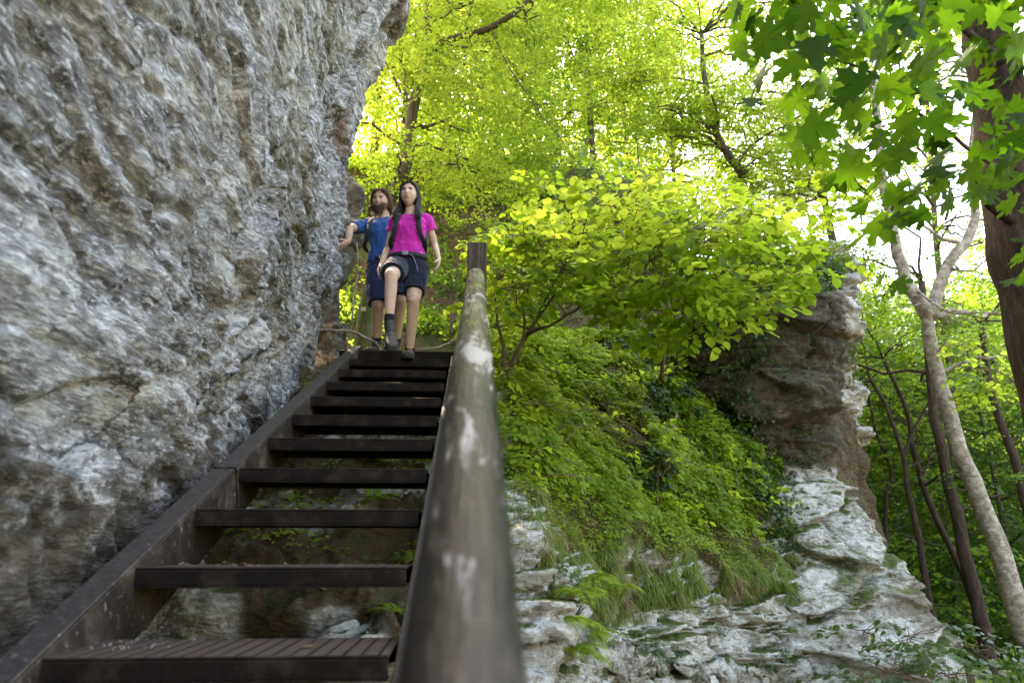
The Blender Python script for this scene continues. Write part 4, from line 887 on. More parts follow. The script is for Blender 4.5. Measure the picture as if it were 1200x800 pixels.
# ferns: fronds of paired pinnae
def fern(c, nf, L, label, group, down=.2):
    root = tag(empty('fern', c), label, 'fern', group); P = []; D = []; N = []; s = []; st_ = MB()
    for k in range(nf):
        a = k*6.283/nf+rng.uniform(-.3, .3); d = np.array([math.cos(a), math.sin(a)*.7-.35, .75-down+rng.uniform(-.2, .2)]); d = unit(d); l = L*rng.uniform(.7, 1.1); t = np.linspace(0, 1, 22)[:, None]
        q = c+d*l*t-np.array([0, 0, 1.])*l*.6*t**2.2; st_.tube(q[::3], np.linspace(.0022, .0006, 8), 4); tg = unit(np.gradient(q, axis=0)); sd = unit(np.cross(tg, [0, 0, 1.])); nm = np.cross(sd, tg)
        w = l*.27*np.sin(np.clip(t[:, 0]*1.0+.13, 0, 1)**.7*math.pi)**.8+.004
        for sg in (-1, 1): P.append(q[2:]); D.append((sd*sg+tg*.35)[2:]); N.append(nm[2:]); s.append(w[2:])
    st_.build('stems', M['twig'], root)
    leaves('fronds', 'fern', *map(np.concatenate, (P, D, N)), np.concatenate(s), M['herb'], root)
def on_slope(px_, py_):
    pp = np.stack(pix(SLOPE_P[::2, ::2].reshape(-1, 3)), 1); d = np.hypot(pp[:, 0]-px_, pp[:, 1]-py_); k = np.argsort(d)[:12]; k = k[np.argmin(pp[k, 2])]
    return SLOPE_P[::2, ::2].reshape(-1, 3)[k]
fg = 'ferns on the ledges below the grassy slope'
for (a, b) in [(672, 690), (663, 722), (700, 675), (690, 735), (725, 690), (668, 755)]: fern(on_slope(a, b)+[0, -.03, 0], 8, .26, 'green fern hanging from the dark ledge below the grassy slope', fg, .5)
fg = 'ferns seen through the gaps between the treads'
for (a, b) in [(480, 560), (440, 530), (425, 505), (470, 705), (480, 640), (450, 585), (395, 790), (500, 545)]: fern(on_slope(a, b)+[0, -.02, .0], 7, .20, 'small fern on the mossy rock beneath the stair treads', fg, .3)
# low shrub at the lower right corner
cs = rclumps(26, 985, 1230, 735, 840, 4.6, 6.2, .14, .26); bq = at(1150, 900, 5.5)
young('low_shrub', bq, [at(1140, 840, 5.4), at(1120, 790, 5.3)], [([at(1140, 850, 5.4), at(1080, 800, 5.2), at(1020, 775, 5.0)], .008, .003), ([at(1140, 850, 5.4), at(1180, 790, 5.4)], .008, .003)], cs, .012, .06, 'herbdark', 'low dark-leaved shrub in the lower right corner', .34, 'oval', 'shrub', 'twig', 9, ('stems', 'foliage'))
# trailing plant with big leaves on the slope
cs = rclumps(20, 770, 905, 500, 625, 5.0, 5.9, .10, .2)+rclumps(22, 600, 800, 440, 560, 4.4, 5.9, .10, .22); cs = [(on_slope(*pix(c)[:2])+[0, -.1, .12], r) for c, r in cs]
tree('bramble', [on_slope(760, 520), on_slope(800, 555)+[0, -.1, .15], on_slope(860, 590)+[0, -.1, .15], on_slope(900, 620)+[0, -.1, .1]], .006, .003, cs, .055, M['hazel'], M['twig'], 'trailing plant with large glowing leaves low on the grassy slope', 'plant', None, 'oval', .4, False, [([on_slope(770, 530), on_slope(850, 580)+[0, -.05, .1]], .005, .003)], 7, parts=('stems', 'foliage'))
# bare arching twigs over the slope
for pl, lab in [([(583, 485, 4.4), (625, 505, 4.3), (660, 535, 4.4), (690, 552, 4.5)], 'bare dark twig arching out over the grassy slope beside the handrail'), ([(615, 560, 4.2), (650, 556, 4.2), (690, 560, 4.4)], 'thin lower twig lying across the grassy slope'), ([(652, 592, 4.6), (680, 598, 4.6), (714, 606, 4.7)], 'pale dry stick on the slope below the arching twig')]:
    m = MB(); q = sub([at(*v) for v in pl], 16, .02, 4); m.tube(q, np.linspace(.009, .003, 16), 6); o = m.build('twig', M['twig'], None, True); tag(o, lab, 'twig')
m = MB(); m.tube(sub([on_slope(785, 508), on_slope(785, 508)+[.05, -.04, .10], on_slope(785, 508)+[.09, -.06, .24]], 8), np.linspace(.022, .012, 8), 8); tag(m.build('stump', M['bark_pale'], None, True), 'small broken pale stump sticking out of the slope', 'stump')
# root-like sticks at the top of the stairs
m = MB(); m.tube(sub([at(352, 388, 6.0), at(385, 387, 5.95), at(415, 390, 5.9), (at(437, 400, 5.9)), at(446, 410, 5.9)], 16, .02, 3), np.linspace(.014, .012, 16), 8); tag(m.build('root', M['bark_pale'], None, True), 'pale bare root curving from the rock wall to the bearded man', 'root')
m = MB(); m.tube(sub([at(486, 409, 5.85), at(508, 408, 5.9), at(522, 404, 5.95), at(536, 396, 6.0), at(560, 385, 6.1)], 14, .01, 3), np.linspace(.010, .007, 14), 8); tag(m.build('root', M['bark_pale'], None, True), 'thin pale root curving up to the handrail behind the woman', 'root')
# mossy stump-like trunk behind the man, with a trail marker
sm = tag(empty('mossy_trunk', at(424, 425, 6.9)), 'short mossy tree trunk behind the bearded man', 'trunk')
m = MB(); m.tube(sub([at(424, 428, 6.9), at(428, 385, 6.9), at(434, 345, 6.95), at(438, 325, 7.0)], 20, .02, 2), np.linspace(.11, .075, 20), 14)
m.build('trunk', bark_mat('mossy_bark', [(.05, .045, .02), (.13, .12, .045), (.2, .17, .08), (.08, .10, .02)], moss=.25), sm, True)
m = MB(); c_ = at(426, 362, 6.78); m.box(c_, (.05, .006, .045), bev=.002); m.build('trail_marker', plain('pale_yellow_paint', (.55, .52, .30), (.65, .62, .40)), sm)
m = MB(); m.tube(sub([at(410, 395, 6.6), at(415, 350, 6.6), at(420, 310, 6.65), at(418, 285, 6.7)], 12, .02, 8), np.linspace(.012, .006, 12), 6); tag(m.build('sapling', M['bark_pale'], None, True), 'thin bare sapling stem between the rock wall and the mossy trunk', 'sapling')
# gravel and a leaf on the treads
m = MB()
for k in range(60):
    n_ = 1 if rng.random() < .6 else 2; yv = SY+(n_-1)*SG+rng.uniform(.12, .32); xv = SXL+.03+abs(rng.normal(0, .16)) if n_ == 1 else rng.uniform(SXL+.03, SXR-.1); zv = SZ+(n_-1)*SR
    r = rng.uniform(.002, .006)*(1 if n_ == 1 else .7); q = unit(rng.normal(0, 1, (8, 3)))*r*rng.uniform(.6, 1.1, (8, 1)); q[:, 2] = np.abs(q[:, 2])*.7*np.sign(q[:, 2])
    B = np.array([[x, y, z] for x in (-1, 1) for y in (-1, 1) for z in (-1, 1)])*r*.62*rng.uniform(.6, 1.2, (8, 3)); m.add(B+[xv, yv, zv+r*.45], [[0, 1, 3, 2], [4, 6, 7, 5], [0, 4, 5, 1], [2, 3, 7, 6], [0, 2, 6, 4], [1, 5, 7, 3]])
_n = 26; _t = rng.integers(1, 7, _n); _P = np.stack([rng.uniform(SXL+.05, SXR-.05, _n), SY+(_t-1)*SG+rng.uniform(.03, .3, _n), SZ+(_t-1)*SR+.006], 1); tag(leaves('dead_leaves', 'oval', _P, rng.normal(0, 1, (_n, 3))*[1, 1, .15], rng.normal(0, .2, (_n, 3))+[0, 0, 1], rng.uniform(.018, .034, _n), M['litter']), None, None, None, 'stuff')
tag(m.build('gravel', plain('pale_gravel', (.10, .09, .08), (.26, .24, .22), .9)), None, None, None, 'stuff')
lv = leaves('dead_leaf', 'oval', np.array([[-.42, SY+.12, SZ+.004]]), np.array([[.8, .3, .05]]), np.array([[0, 0, 1.]]), .035, M['litter']); tag(lv, 'single dry leaf lying on the lowest visible tread', 'leaf')
# ================================================================== PEOPLE
def skin_mat(name, base, flush):
    m, nt = newmat(name); t = NT(nt); P = t.obj(); n = t.noise(P, 30, 4, .6)
    c = t.ramp(n, [(.35, base), (.65, flush)])
    p = t.out(c, .5, t.bump(t.noise(P, 250, 2, .5), .0006, .5), .35)
    p.inputs['Subsurface Weight'].default_value = .12; p.inputs['Subsurface Radius'].default_value = (.012, .005, .003); p.inputs['Subsurface Scale'].default_value = 1.0
    return m
def cloth_mat(name, c0, c1, wr=.022):
    m, nt = newmat(name); t = NT(nt); P = t.obj(); n = t.noise(P, 7, 4, .55, .8); f = t.noise(P, 400, 2, .5)
    c = t.ramp(t.noise(P, 60, 4, .6), [(.3, c0), (.7, c1)])
    b = t.bump(f, .0006, .4, t.bump(n, wr, .8)); p = t.out(c, .8, b, .2); p.inputs['Sheen Weight'].default_value = .15; return m
M['skinf'] = skin_mat('fair_skin', (.56, .35, .245), (.64, .42, .30)); M['skinm'] = skin_mat('tanned_skin', (.42, .25, .165), (.50, .31, .21))
M['pink'] = cloth_mat('magenta_jersey', (.50, .012, .27), (.62, .025, .35)); M['blue'] = cloth_mat('blue_jersey', (.012, .055, .19), (.02, .085, .26))
M['navy'] = cloth_mat('navy_shorts_cloth', (.004, .006, .017), (.009, .012, .028)); M['navyb'] = cloth_mat('blue_shorts_cloth', (.008, .017, .052), (.015, .028, .075))
M['hairf'] = plain('dark_brown_hair', (.010, .006, .005), (.035, .02, .014), .62, 60, .001, .5); M['hairm'] = plain('brown_hair', (.07, .04, .022), (.19, .115, .07), .5, 60, .001, .4)
M['boot'] = plain('dark_boot_leather', (.02, .016, .015), (.07, .055, .05), .6, 30, .002); M['bootg'] = plain('grey_brown_boot', (.08, .065, .06), (.17, .14, .13), .65, 30, .002)
M['sole'] = plain('rubber_sole', (.015, .014, .013), (.04, .036, .033), .8); M['sock'] = plain('black_knit', (.008, .008, .01), (.02, .02, .022), .95, 120, .001)
M['strap'] = plain('black_webbing', (.010, .010, .012), (.028, .028, .032), .7, 90, .0006); M['pack'] = cloth_mat('dark_pack_cloth', (.02, .022, .028), (.045, .047, .055))
M['buckle'] = plain('grey_plastic', (.15, .15, .17), (.3, .3, .33), .4); M['eyew'] = plain('eye_white', (.55, .53, .50), (.62, .60, .57), .2); M['iris'] = plain('dark_iris', (.015, .010, .007), (.03, .02, .012), .15)
M['lipf'] = plain('rose_lips', (.42, .13, .12), (.50, .17, .15), .45); M['lipm'] = plain('muted_lips', (.33, .15, .12), (.38, .19, .15), .5); M['lace'] = plain('red_lace', (.28, .03, .03), (.4, .07, .05), .7)
M['bead'] = plain('pale_beads', (.5, .4, .3), (.65, .55, .45), .3)
def loft(m, rings, sides=28, cap=True):
    """rings: (center, xaxis, yaxis, rx, ry[, power])"""
    A = np.linspace(0, 2*math.pi, sides, endpoint=False); V = []
    for r in rings:
        c, xa, ya, rx, ry = r[:5]; e = 2/(r[5] if len(r) > 5 else 2.)
        cc, ss = np.cos(A), np.sin(A); cx = np.sign(cc)*np.abs(cc)**e; sy = np.sign(ss)*np.abs(ss)**e
        V.append(np.array(c)+rx*cx[:, None]*np.array(xa)+ry*sy[:, None]*np.array(ya))
    n = len(rings); F = grid_faces(n, sides, True).tolist()
    if cap: F += [list(range(sides))[::-1], list(range((n-1)*sides, n*sides))]
    m.add(np.concatenate(V), F)
def ball(m, c, r, Rm=np.eye(3), nu=14, nv=20):
    th = np.linspace(.02, math.pi-.02, nu); A = np.linspace(0, 2*math.pi, nv, endpoint=False)
    V = np.stack([np.sin(th)[:, None]*np.cos(A), np.sin(th)[:, None]*np.sin(A), np.cos(th)[:, None]+0*A], 2).reshape(-1, 3)*np.array(r)
    F = grid_faces(nu, nv, True).tolist()+[list(range(nv)), list(range((nu-1)*nv, nu*nv))[::-1]]
    m.add(V@np.array(Rm).T+np.array(c), F)
def solid(name, m, voxel, mat, parent, smooth=4, disp=None):
    o = m.build('tmp_'+name, mat, None, True)
    md = o.modifiers.new('r', 'REMESH'); md.mode = 'VOXEL'; md.voxel_size = voxel; md.use_smooth_shade = True
    sm_ = o.modifiers.new('s', 'SMOOTH'); sm_.factor = .5; sm_.iterations = smooth
    dg = bpy.context.evaluated_depsgraph_get(); dg.update(); me = bpy.data.meshes.new_from_object(o.evaluated_get(dg)); bpy.data.objects.remove(o)
    n = len(me.vertices); V = np.empty(n*3); me.vertices.foreach_get('co', V); V = V.reshape(-1, 3)
    if disp:
        Nn = np.empty(n*3); me.vertices.foreach_get('normal', Nn); V = V+Nn.reshape(-1, 3)*disp(V)[:, None]
    V = V-np.array(parent.location); me.vertices.foreach_set('co', V.ravel()); me.update()
    me.polygons.foreach_set('use_smooth', np.ones(len(me.polygons), bool)); me.name = name
    me.materials.clear(); me.materials.append(mat); return link(bpy.data.objects.new(name, me), parent)
def limb(m, pts, rad, n=14, sides=18):
    P = sub(pts, n); t = np.linspace(0, 1, n); m.tube(P, np.interp(t, np.linspace(0, 1, len(rad)), rad), sides)
def head_mesh(m, c, Rm, s=1., male=False):
    nu, nv = 60, 72; th = np.linspace(.03, math.pi-.03, nu); A = np.linspace(0, 2*math.pi, nv, endpoint=False)
    d = np.stack([np.sin(th)[:, None]*np.cos(A), np.sin(th)[:, None]*np.sin(A), np.cos(th)[:, None]+0*A], 2).reshape(-1, 3)
    V = d*np.array([.074, .094, .114]); x, y, z = V.T.copy(); fr = sstep(.2, .8, d[:, 1])
    t = np.clip((-.015-z)/.10, 0, 1); x = x*(1-.42*t**1.5); y = np.where(y < 0, y*(1-.45*t), y*(1-.10*t))
    y = y-fr*.006*np.clip(1-np.abs(x)/.05, 0, 1)
    for sx in (-1, 1):
        y = y-fr*.012*np.exp(-((x-sx*.031)/.017)**2-((z-.006)/.013)**2)
        y = y+fr*.004*np.exp(-((x-sx*.042)/.016)**2-((z+.030)/.018)**2)
    y = y+fr*.006*np.exp(-((z-.030)/.012)**2)*np.exp(-(x/.045)**2)
    hz = np.interp(z, [-.050, -.040, -.032, -.012, .012, .026], [0, .012, .024, .015, .006, 0]); y = y+fr*hz*np.exp(-(x/.0115)**2)
    y = y+fr*.008*np.exp(-((z+.062)/.011)**2)*np.exp(-(x/.024)**2)
    y = y+fr*.008*np.exp(-((z+.098)/.014)**2)*np.exp(-(x/.025)**2)
    if male: x = x*(1+.06*t)
    V = np.stack([x, y, z], 1)*s
    F = grid_faces(nu, nv, True).tolist()+[list(range(nv)), list(range((nu-1)*nv, nu*nv))[::-1]]
    m.add(V@Rm.T+c, F)
    for sx in (-1, 1): ball(m, c+Rm@(np.array([sx*.075, -.012, -.008])*s), np.array([.008, .018, .031])*s, Rm, 10, 14)
def face_parts(root, c, Rm, s, lipmat, browmat, gaze=(0, 0, 0)):
    W = lambda p: c+Rm@(np.array(p)*s)
    for sx in (-1, 1):
        m = MB(); ball(m, W((sx*.031, .0725, .005)), np.array([.0135, .009, .0075])*s, Rm, 10, 16); e = m.build('eye', M['eyew'], root, True)
        m = MB(); ball(m, W((sx*.031+gaze[0], .0800, .006+gaze[2])), np.array([.0062, .0028, .0062])*s, Rm, 8, 12); o = m.build('iris', M['iris'], root, True)
        o.parent = e; o.location = (0, 0, 0)
        m = MB(); m.tube(sub([W((sx*.012, .088, .020)), W((sx*.030, .086, .0235)), W((sx*.047, .075, .018))], 9), np.array([.003, .0036, .0036, .0036, .0034, .003, .0028, .0022, .0014])*s, 8); m.build('eyebrow', browmat, root, True)
        m = MB(); m.tube(sub([W((sx*.018, .079, .010)), W((sx*.031, .084, .0145)), W((sx*.045, .074, .010))], 7), .0014*s, 6); m.build('eyelashes', M['hairf'], root, True)
    m = MB(); m.tube(sub([W((-.021, .084, -.0615)), W((-.008, .0915, -.0585)), W((0, .092, -.0600)), W((.008, .0915, -.0585)), W((.021, .084, -.0615))], 11), np.array([.0012, .0028, .0034, .0036, .0036, .0036, .0036, .0036, .0034, .0028, .0012])*s, 8)
    m.tube(sub([W((-.018, .084, -.0655)), W((0, .0915, -.0690)), W((.018, .084, -.0655))], 9), np.array([.0014, .003, .004, .0046, .005, .0046, .004, .003, .0014])*s, 8); m.build('lips', lipmat, root, True)
def hand(m, wrist, tip, side, curl=.35, s=1., palm_n=None):
    """palm and five fingers from wrist towards tip; palm_n = palm normal, thumb to `side` direction"""
    d = unit(tip-wrist); pn = np.array(palm_n, float); pn = unit(pn-d*(pn@d)); sd = np.cross(d, pn); sd = sd if sd@np.array(side) > 0 else -sd
    P = lambda a, b, c_: wrist+(d*a+sd*b+pn*c_)*s
    loft(m, [(P(-.01, 0, 0), sd, pn, .024*s, .018*s), (P(.02, 0, 0), sd, pn, .031*s, .017*s), (P(.055, 0, 0), sd, pn, .040*s, .015*s), (P(.088, 0, 0), sd, pn, .039*s, .012*s)], 16)
    for k, (off, ln) in enumerate([(.029, .070), (.010, .080), (-.010, .074), (-.029, .058)]):
        c1 = curl*(1+.12*k); p0 = P(.075, off, 0); a = 0; pts = [p0]
        for seg in (.45, .32, .23):
            a += c1*.75; pts.append(pts[-1]+(d*math.cos(a)+pn*math.sin(a)+sd*off*1.2)*ln*seg*s*1.1)
        m.tube(sub(pts, 10), np.linspace(.0090, .0072, 10)*s, 10)
    tp = [P(.015, .022, .004), P(.040, .047, .012), P(.064, .056, .022), P(.084, .056, .030)]; m.tube(sub(tp, 10), np.linspace(.0125, .0082, 10)*s, 10)
def boot(root, ankle, heel, toe, upv, mat, tall=.16, wid=.047, lace='lace'):
    """ankle joint, heel and toe points on the sole line"""
    f = unit(toe-heel); u = np.array(upv, float); u = unit(u-f*(u@f)); r_ = np.cross(f, u); L = np.linalg.norm(toe-heel)
    m = MB(); P = lambda a, b: heel+f*a*L+u*b
    rings = []
    for a, h, w_ in [(-.02, .045, .6), (.06, .062, .85), (.2, .075, .9), (.36, .080, .92), (.52, .070, .98), (.68, .055, 1.05), (.84, .042, 1.0), (.95, .034, .8), (1.02, .022, .45)]:
        rings.append((P(a, h*.5+.008), r_, u, wid*w_, h*.5+.006, 2.6))
    loft(m, rings, 24)
    sh = unit(ankle-P(.2, .05)); m.tube([P(.2, .04), P(.19, .075), ankle+0*sh], [.043, .041, .040], 20)
    b = solid('boot', m, .005, mat, root, 2)
    m = MB(); rings = [(P(a, .0), r_, u, wid*w_*1.08, .013, 3) for a, w_ in [(-.04, .5), (0, .8), (.15, .93), (.35, .88), (.55, .98), (.72, 1.06), (.88, 1.0), (.98, .75), (1.04, .35)]]; loft(m, rings, 20)
    so = m.build('sole', M['sole'], root, True); so.parent = b
    m = MB()
    for k in range(4):
        c = P(.36+.09*k, .088-.008*k); m.tube([c-r_*.018+f*.004, c+u*.004, c+r_*.018-f*.004], .0022, 6)
    la = m.build('laces', M[lace], root, True); la.parent = b
    return P
def frame(fwd, up=(0, 0, 1)):
    f = unit(np.array(fwd, float)); x = unit(np.cross(f, up)); z = np.cross(x, f); return np.stack([x, f, z], 1)
def hair_strands(m, c, Rm, s, paths, n, r, jit, sides=5, wave=0., npt=14, lift=.004):
    """paths: pairs of guide strands (lists of local points), strands blend between the two"""
    for g0, g1 in paths:
        g0, g1 = np.array(g0), np.array(g1)
        for k in range(n):
            a = rng.random(); g = g0*(1-a)+g1*a+np.linspace(.3, 1, len(g0))[:, None]*rng.normal(0, jit, 3); ln = rng.uniform(.88, 1.04); g[-1] = g[-2]+(g[-1]-g[-2])*ln
            q = sub(g, npt); t = np.linspace(0, 1, npt)
            if wave: ph = rng.uniform(0, 6.28); q = q+wave*t[:, None]*np.stack([np.sin(t*13+ph), np.cos(t*11+ph), 0*t], 1)
            m.tube((q*s)@Rm.T+c, np.interp(t, [0, .15, .8, 1], [.3, 1, .9, .15])*r*s, sides, flat=.6)
X3 = np.array([1., 0, 0]); Y3 = np.array([0, 1., 0]); Z3 = np.array([0, 0, 1.])
# ------------------------------------------------------------------ woman
zt10 = SZ+9*SR
wom = tag(empty('person', (-.62, 5.55, zt10)), 'dark-haired woman in a bright pink t-shirt and dark shorts stepping down the stairs', 'person')
hc = at(480, 229, 5.38); nb = at(481.5, 252, 5.43); pel = at(477.5, 305, 5.45)
sR, sL = at(463.5, 260, 5.45), at(501.5, 260, 5.43); hipR, hipL = at(466, 313, 5.44), at(489, 313, 5.46)
xs = unit(sL-sR); sp = unit(nb-pel); ysp = unit(np.cross(sp, xs)); 
if ysp[1] > 0: ysp = -ysp
TL = np.linalg.norm(nb-pel)
def torso(m, prof, pel, nb, xs, ys, bow=.02):
    rings = []
    for t, rx, ry, fwd in prof:
        c = pel+(nb-pel)*t+ys*fwd; rings.append((c, xs, ys, rx, ry, 2.3))
    loft(m, rings, 32)
m = MB()
torso(m, [(-.18, .10, .08, 0), (-.05, .148, .10, 0), (.10, .140, .095, 0), (.32, .112, .082, .005), (.5, .118, .088, .01), (.66, .135, .10, .016), (.82, .138, .088, .008), (.93, .115, .062, -.004), (1.0, .055, .05, -.008)], pel, nb, xs, ysp)
for sx in (-1, 1): ball(m, pel+(nb-pel)*.66+xs*sx*.058+ysp*.075, (.052, .05, .05), np.eye(3))
limb(m, [nb-sp*.03, (nb+hc)/2-ysp*.012, hc-Z3*.05-ysp*.01], [.055, .044, .046])
RmF = frame((-.20, -1, .10)); head_mesh(m, hc+np.array([0, 0, .0]), RmF, .98)
kR = at(458.5, 323, 5.06); aR = at(456, 377, 5.07); kL = at(484.5, 351, 5.36); aL = at(480, 411, 5.555)
eR, wR = at(454.5, 291, 5.50), at(446, 312, 5.42); eL, wL = at(509.5, 287, 5.50), at(514.5, 305, 5.42)
limb(m, [hipR, (hipR+kR)/2, kR], [.092, .078, .056]); limb(m, [kR+Z3*.0+Y3*.04, kR-Z3*.01, kR*.7+aR*.3+Y3*.014, aR], [.030, .050, .050, .032])
ball(m, kR-Y3*.006, (.050, .046, .056)); ball(m, kL-Y3*.006, (.049, .045, .056))
limb(m, [hipL, (hipL+kL)/2, kL], [.092, .078, .056]); limb(m, [kL+Z3*.06, kL, kL*.7+aL*.3+Y3*.014, aL], [.030, .049, .051, .032])
limb(m, [sR-Z3*.01, (sR+eR)/2, eR], [.039, .034, .029]); limb(m, [eR, eR*.7+wR*.3, wR], [.029, .030, .019])
limb(m, [sL-Z3*.01, (sL+eL)/2, eL], [.039, .034, .029]); limb(m, [eL, eL*.7+wL*.3, wL], [.029, .030, .019])
hand(m, wR, at(441, 326, 5.37), -Y3, .32, .92, X3); hand(m, wL, at(512.5, 324, 5.37), -Y3, .38, .92, -X3)
solid('body', m, .0048, M['skinf'], wom, 3)
face_parts(wom, hc, RmF, .98, M['lipf'], M['hairf'], (.0, 0, .001))
wr = lambda a, sc: (lambda V: fbm(V*np.array([9, 9, 5])*sc, 3)*a)
m = MB()   # t-shirt
torso(m, [(-.02, .155, .112, 0), (.0, .154, .113, 0), (.18, .138, .105, .002), (.34, .126, .099, .005), (.5, .132, .106, .012), (.66, .148, .116, .018), (.82, .150, .103, .008), (.93, .122, .074, -.004), (.975, .082, .060, -.008)], pel, nb, xs, ysp)
for sx in (-1, 1): ball(m, pel+(nb-pel)*.66+xs*sx*.058+ysp*.080, (.057, .052, .054), np.eye(3))
for a, e in ((sR, eR), (sL, eL)): limb(m, [a+(nb-a)*.35+Z3*.012, a+Z3*.012, a+(e-a)*.22, a+(e-a)*.40], [.050, .052, .053, .058])
solid('t_shirt', m, .006, M['pink'], wom, 3, wr(.011, 1.7))
m = MB()   # shorts
loft(m, [(pel+sp*.02, xs, ysp, .150, .110, 2.3), (pel-sp*.05, xs, ysp, .165, .122, 2.3), (pel-sp*.12, xs, ysp, .165, .120, 2.3), (pel-sp*.17, xs, ysp, .12, .10, 2.3)], 32)
cR = hipR+(kR-hipR)*.80; cL = hipL+(kL-hipL)*.78
limb(m, [hipR-Z3*.01, (hipR+cR)/2+Z3*.008, cR], [.108, .104, .094]); limb(m, [hipL-Z3*.01, (hipL+cL)/2, cL], [.108, .102, .094])
solid('shorts', m, .0065, M['navy'], wom, 3, wr(.008, 1.6))
m = MB(); 
m = MB(); limb(m, [aR+Z3*.055, aR+Z3*.02, aR], [.041, .041, .040]); m.build('sock', M['sock'], wom, True)
m = MB(); limb(m, [aL+Z3*.05, aL+Z3*.02, aL], [.040, .040, .039]); m.build('sock', M['sock'], wom, True)
boot(wom, aR, at(456, 398, 5.13), at(459, 410, 4.92), Z3, M['boot'])
boot(wom, aL, np.array([aL[0]+.0, 5.61, zt10+.012]), np.array([aL[0]-.005, 5.375, zt10+.012]), Z3, M['boot'])
m = MB()
ball(m, hc+RmF@np.array([0, -.018, .012]), (.078, .092, .110), RmF, 24, 30)
capV = m.v[0]; loc = (capV-hc)@RmF; push = (loc[:, 1] > .045) & (loc[:, 2] < .088); capV[push] -= (RmF@Y3)*(loc[push, 1]-.045)[:, None]
paths = []
for sx in (-1, 1):
    gA = [(sx*.004, .070, .096), (sx*.045, .070, .078), (sx*.072, .040, .030), (sx*.077, .008, -.04), (sx*.078, .018, -.12), (sx*.088, .055, -.20), (sx*.092, .070, -.29)]
    gB = [(sx*.004, .02, .118), (sx*.055, .01, .098), (sx*.082, -.005, .03), (sx*.085, -.02, -.05), (sx*.090, .0, -.13), (sx*.110, .035, -.20), (sx*.112, .055, -.27)]
    gC = [(sx*.004, -.05, .110), (sx*.05, -.075, .075), (sx*.075, -.085, .0), (sx*.07, -.085, -.08), (sx*.07, -.09, -.16), (sx*.08, -.095, -.24), (sx*.07, -.09, -.33)]
    gD = [(sx*.002, -.06, .105), (sx*.01, -.10, .06), (sx*.015, -.112, .0), (sx*.015, -.105, -.08), (sx*.015, -.10, -.16), (sx*.015, -.10, -.24), (sx*.015, -.10, -.34)]
    paths += [(gA, gB), (gB, gC), (gC, gD)]
hair_strands(m, hc, RmF, 1.0, paths, 110, .0032, .008, 5, .006)
m.build('hair', M['hairf'], wom, True)
m = MB()
for a in np.linspace(-1.1, 1.1, 15): ball(m, nb+xs*math.sin(a)*.060+ysp*(.052*math.cos(a)+.012)+sp*(-.018+.02*(1-math.cos(a))), (.0045,)*3, np.eye(3), 6, 8)
m.build('necklace', M['bead'], wom, True)
def backpack(name, label, pel, nb, xs, ys, sp, w, hgt, dep, strap_off, belt_w, chest=True, clip=False):
    r_ = tag(empty(name, pel-ys*.25), label, 'backpack')
    TLn = np.linalg.norm(nb-pel); m = MB(); c0 = pel-ys*(.115+dep/2)
    loft(m, [(c0+sp*a*hgt, xs, ys, w/2*b, dep/2*c_, 3.2) for a, b, c_ in [(-.05, .7, .6), (0, .95, .9), (.2, 1, 1), (.6, 1, 1), (.85, .92, .9), (1.0, .75, .7), (1.04, .4, .4)]], 30); solid('bag', m, .009, M['pack'], r_, 2, wr(.006, 1.5))
    for sx in (-1, 1):
        pts = [pel+sp*TLn*1.0+xs*sx*(strap_off*.75)-ys*.085, pel+sp*(TLn*1.0)+xs*sx*strap_off*.9-ys*.01+sp*.018, pel+sp*TLn*.90+xs*sx*strap_off+ys*.078, pel+sp*TLn*.70+xs*sx*strap_off*1.1+ys*.135, pel+sp*TLn*.48+xs*sx*strap_off*1.25+ys*.118, pel+sp*TLn*.30+xs*sx*(strap_off*1.3+.032)+ys*.05, pel+sp*TLn*.22+xs*sx*(w*.42)-ys*.11]
        q = sub(pts, 30); m = MB()
        for k in range(29):
            pass
        tg = unit(np.gradient(q, axis=0)); wd = unit(xs*1.0-tg*(tg@xs)[:, None]); nn = np.cross(tg, wd)
        loft(m, [(q[k], wd[k], nn[k], .021, .0055, 3) for k in range(30)], 12); m.build('shoulder_strap', M['strap'], r_, True)
        if clip:
            m = MB(); c = pts[3]+ys*.008; m.box(c, (.014, .012, .045), bev=.003); m.build('buckle', M['buckle'], r_)
    m = MB(); A = np.linspace(0, 2*math.pi, 40, endpoint=False); rings = []
    q = np.array([pel+sp*.012+xs*math.sin(a)*(belt_w)+ys*math.cos(a)*(.124) for a in A]); V = []
    for k in range(40):
        o_ = unit(q[k]-(pel+sp*.012)); V += [q[k]+sp*.020, q[k]+sp*.020+o_*.008, q[k]-sp*.020+o_*.008, q[k]-sp*.020]
    F = [[k*4+a, k*4+(a+1) % 4, ((k+1) % 40)*4+(a+1) % 4, ((k+1) % 40)*4+a] for k in range(40) for a in range(4)]; m.add(np.array(V), F); m.build('hip_belt', M['strap'], r_, True)
    m = MB(); m.box(pel+sp*.012+ys*.138, (.05, .014, .034), bev=.004); m.build('buckle', M['buckle'], r_)
    m = MB(); m.tube(sub([pel+sp*.01+ys*.137+xs*.03, pel+ys*.135+xs*.07-sp*.02, pel+ys*.12+xs*.10-sp*.09, pel+ys*.118+xs*.115-sp*.14], 12), .0035, 6); m.build('strap_end', M['buckle'], r_, True)
    return r_
backpack('backpack', 'dark backpack with hip belt worn by the woman in the pink shirt', pel, nb, xs, ysp, sp, .27, .44, .15, .088, .158)
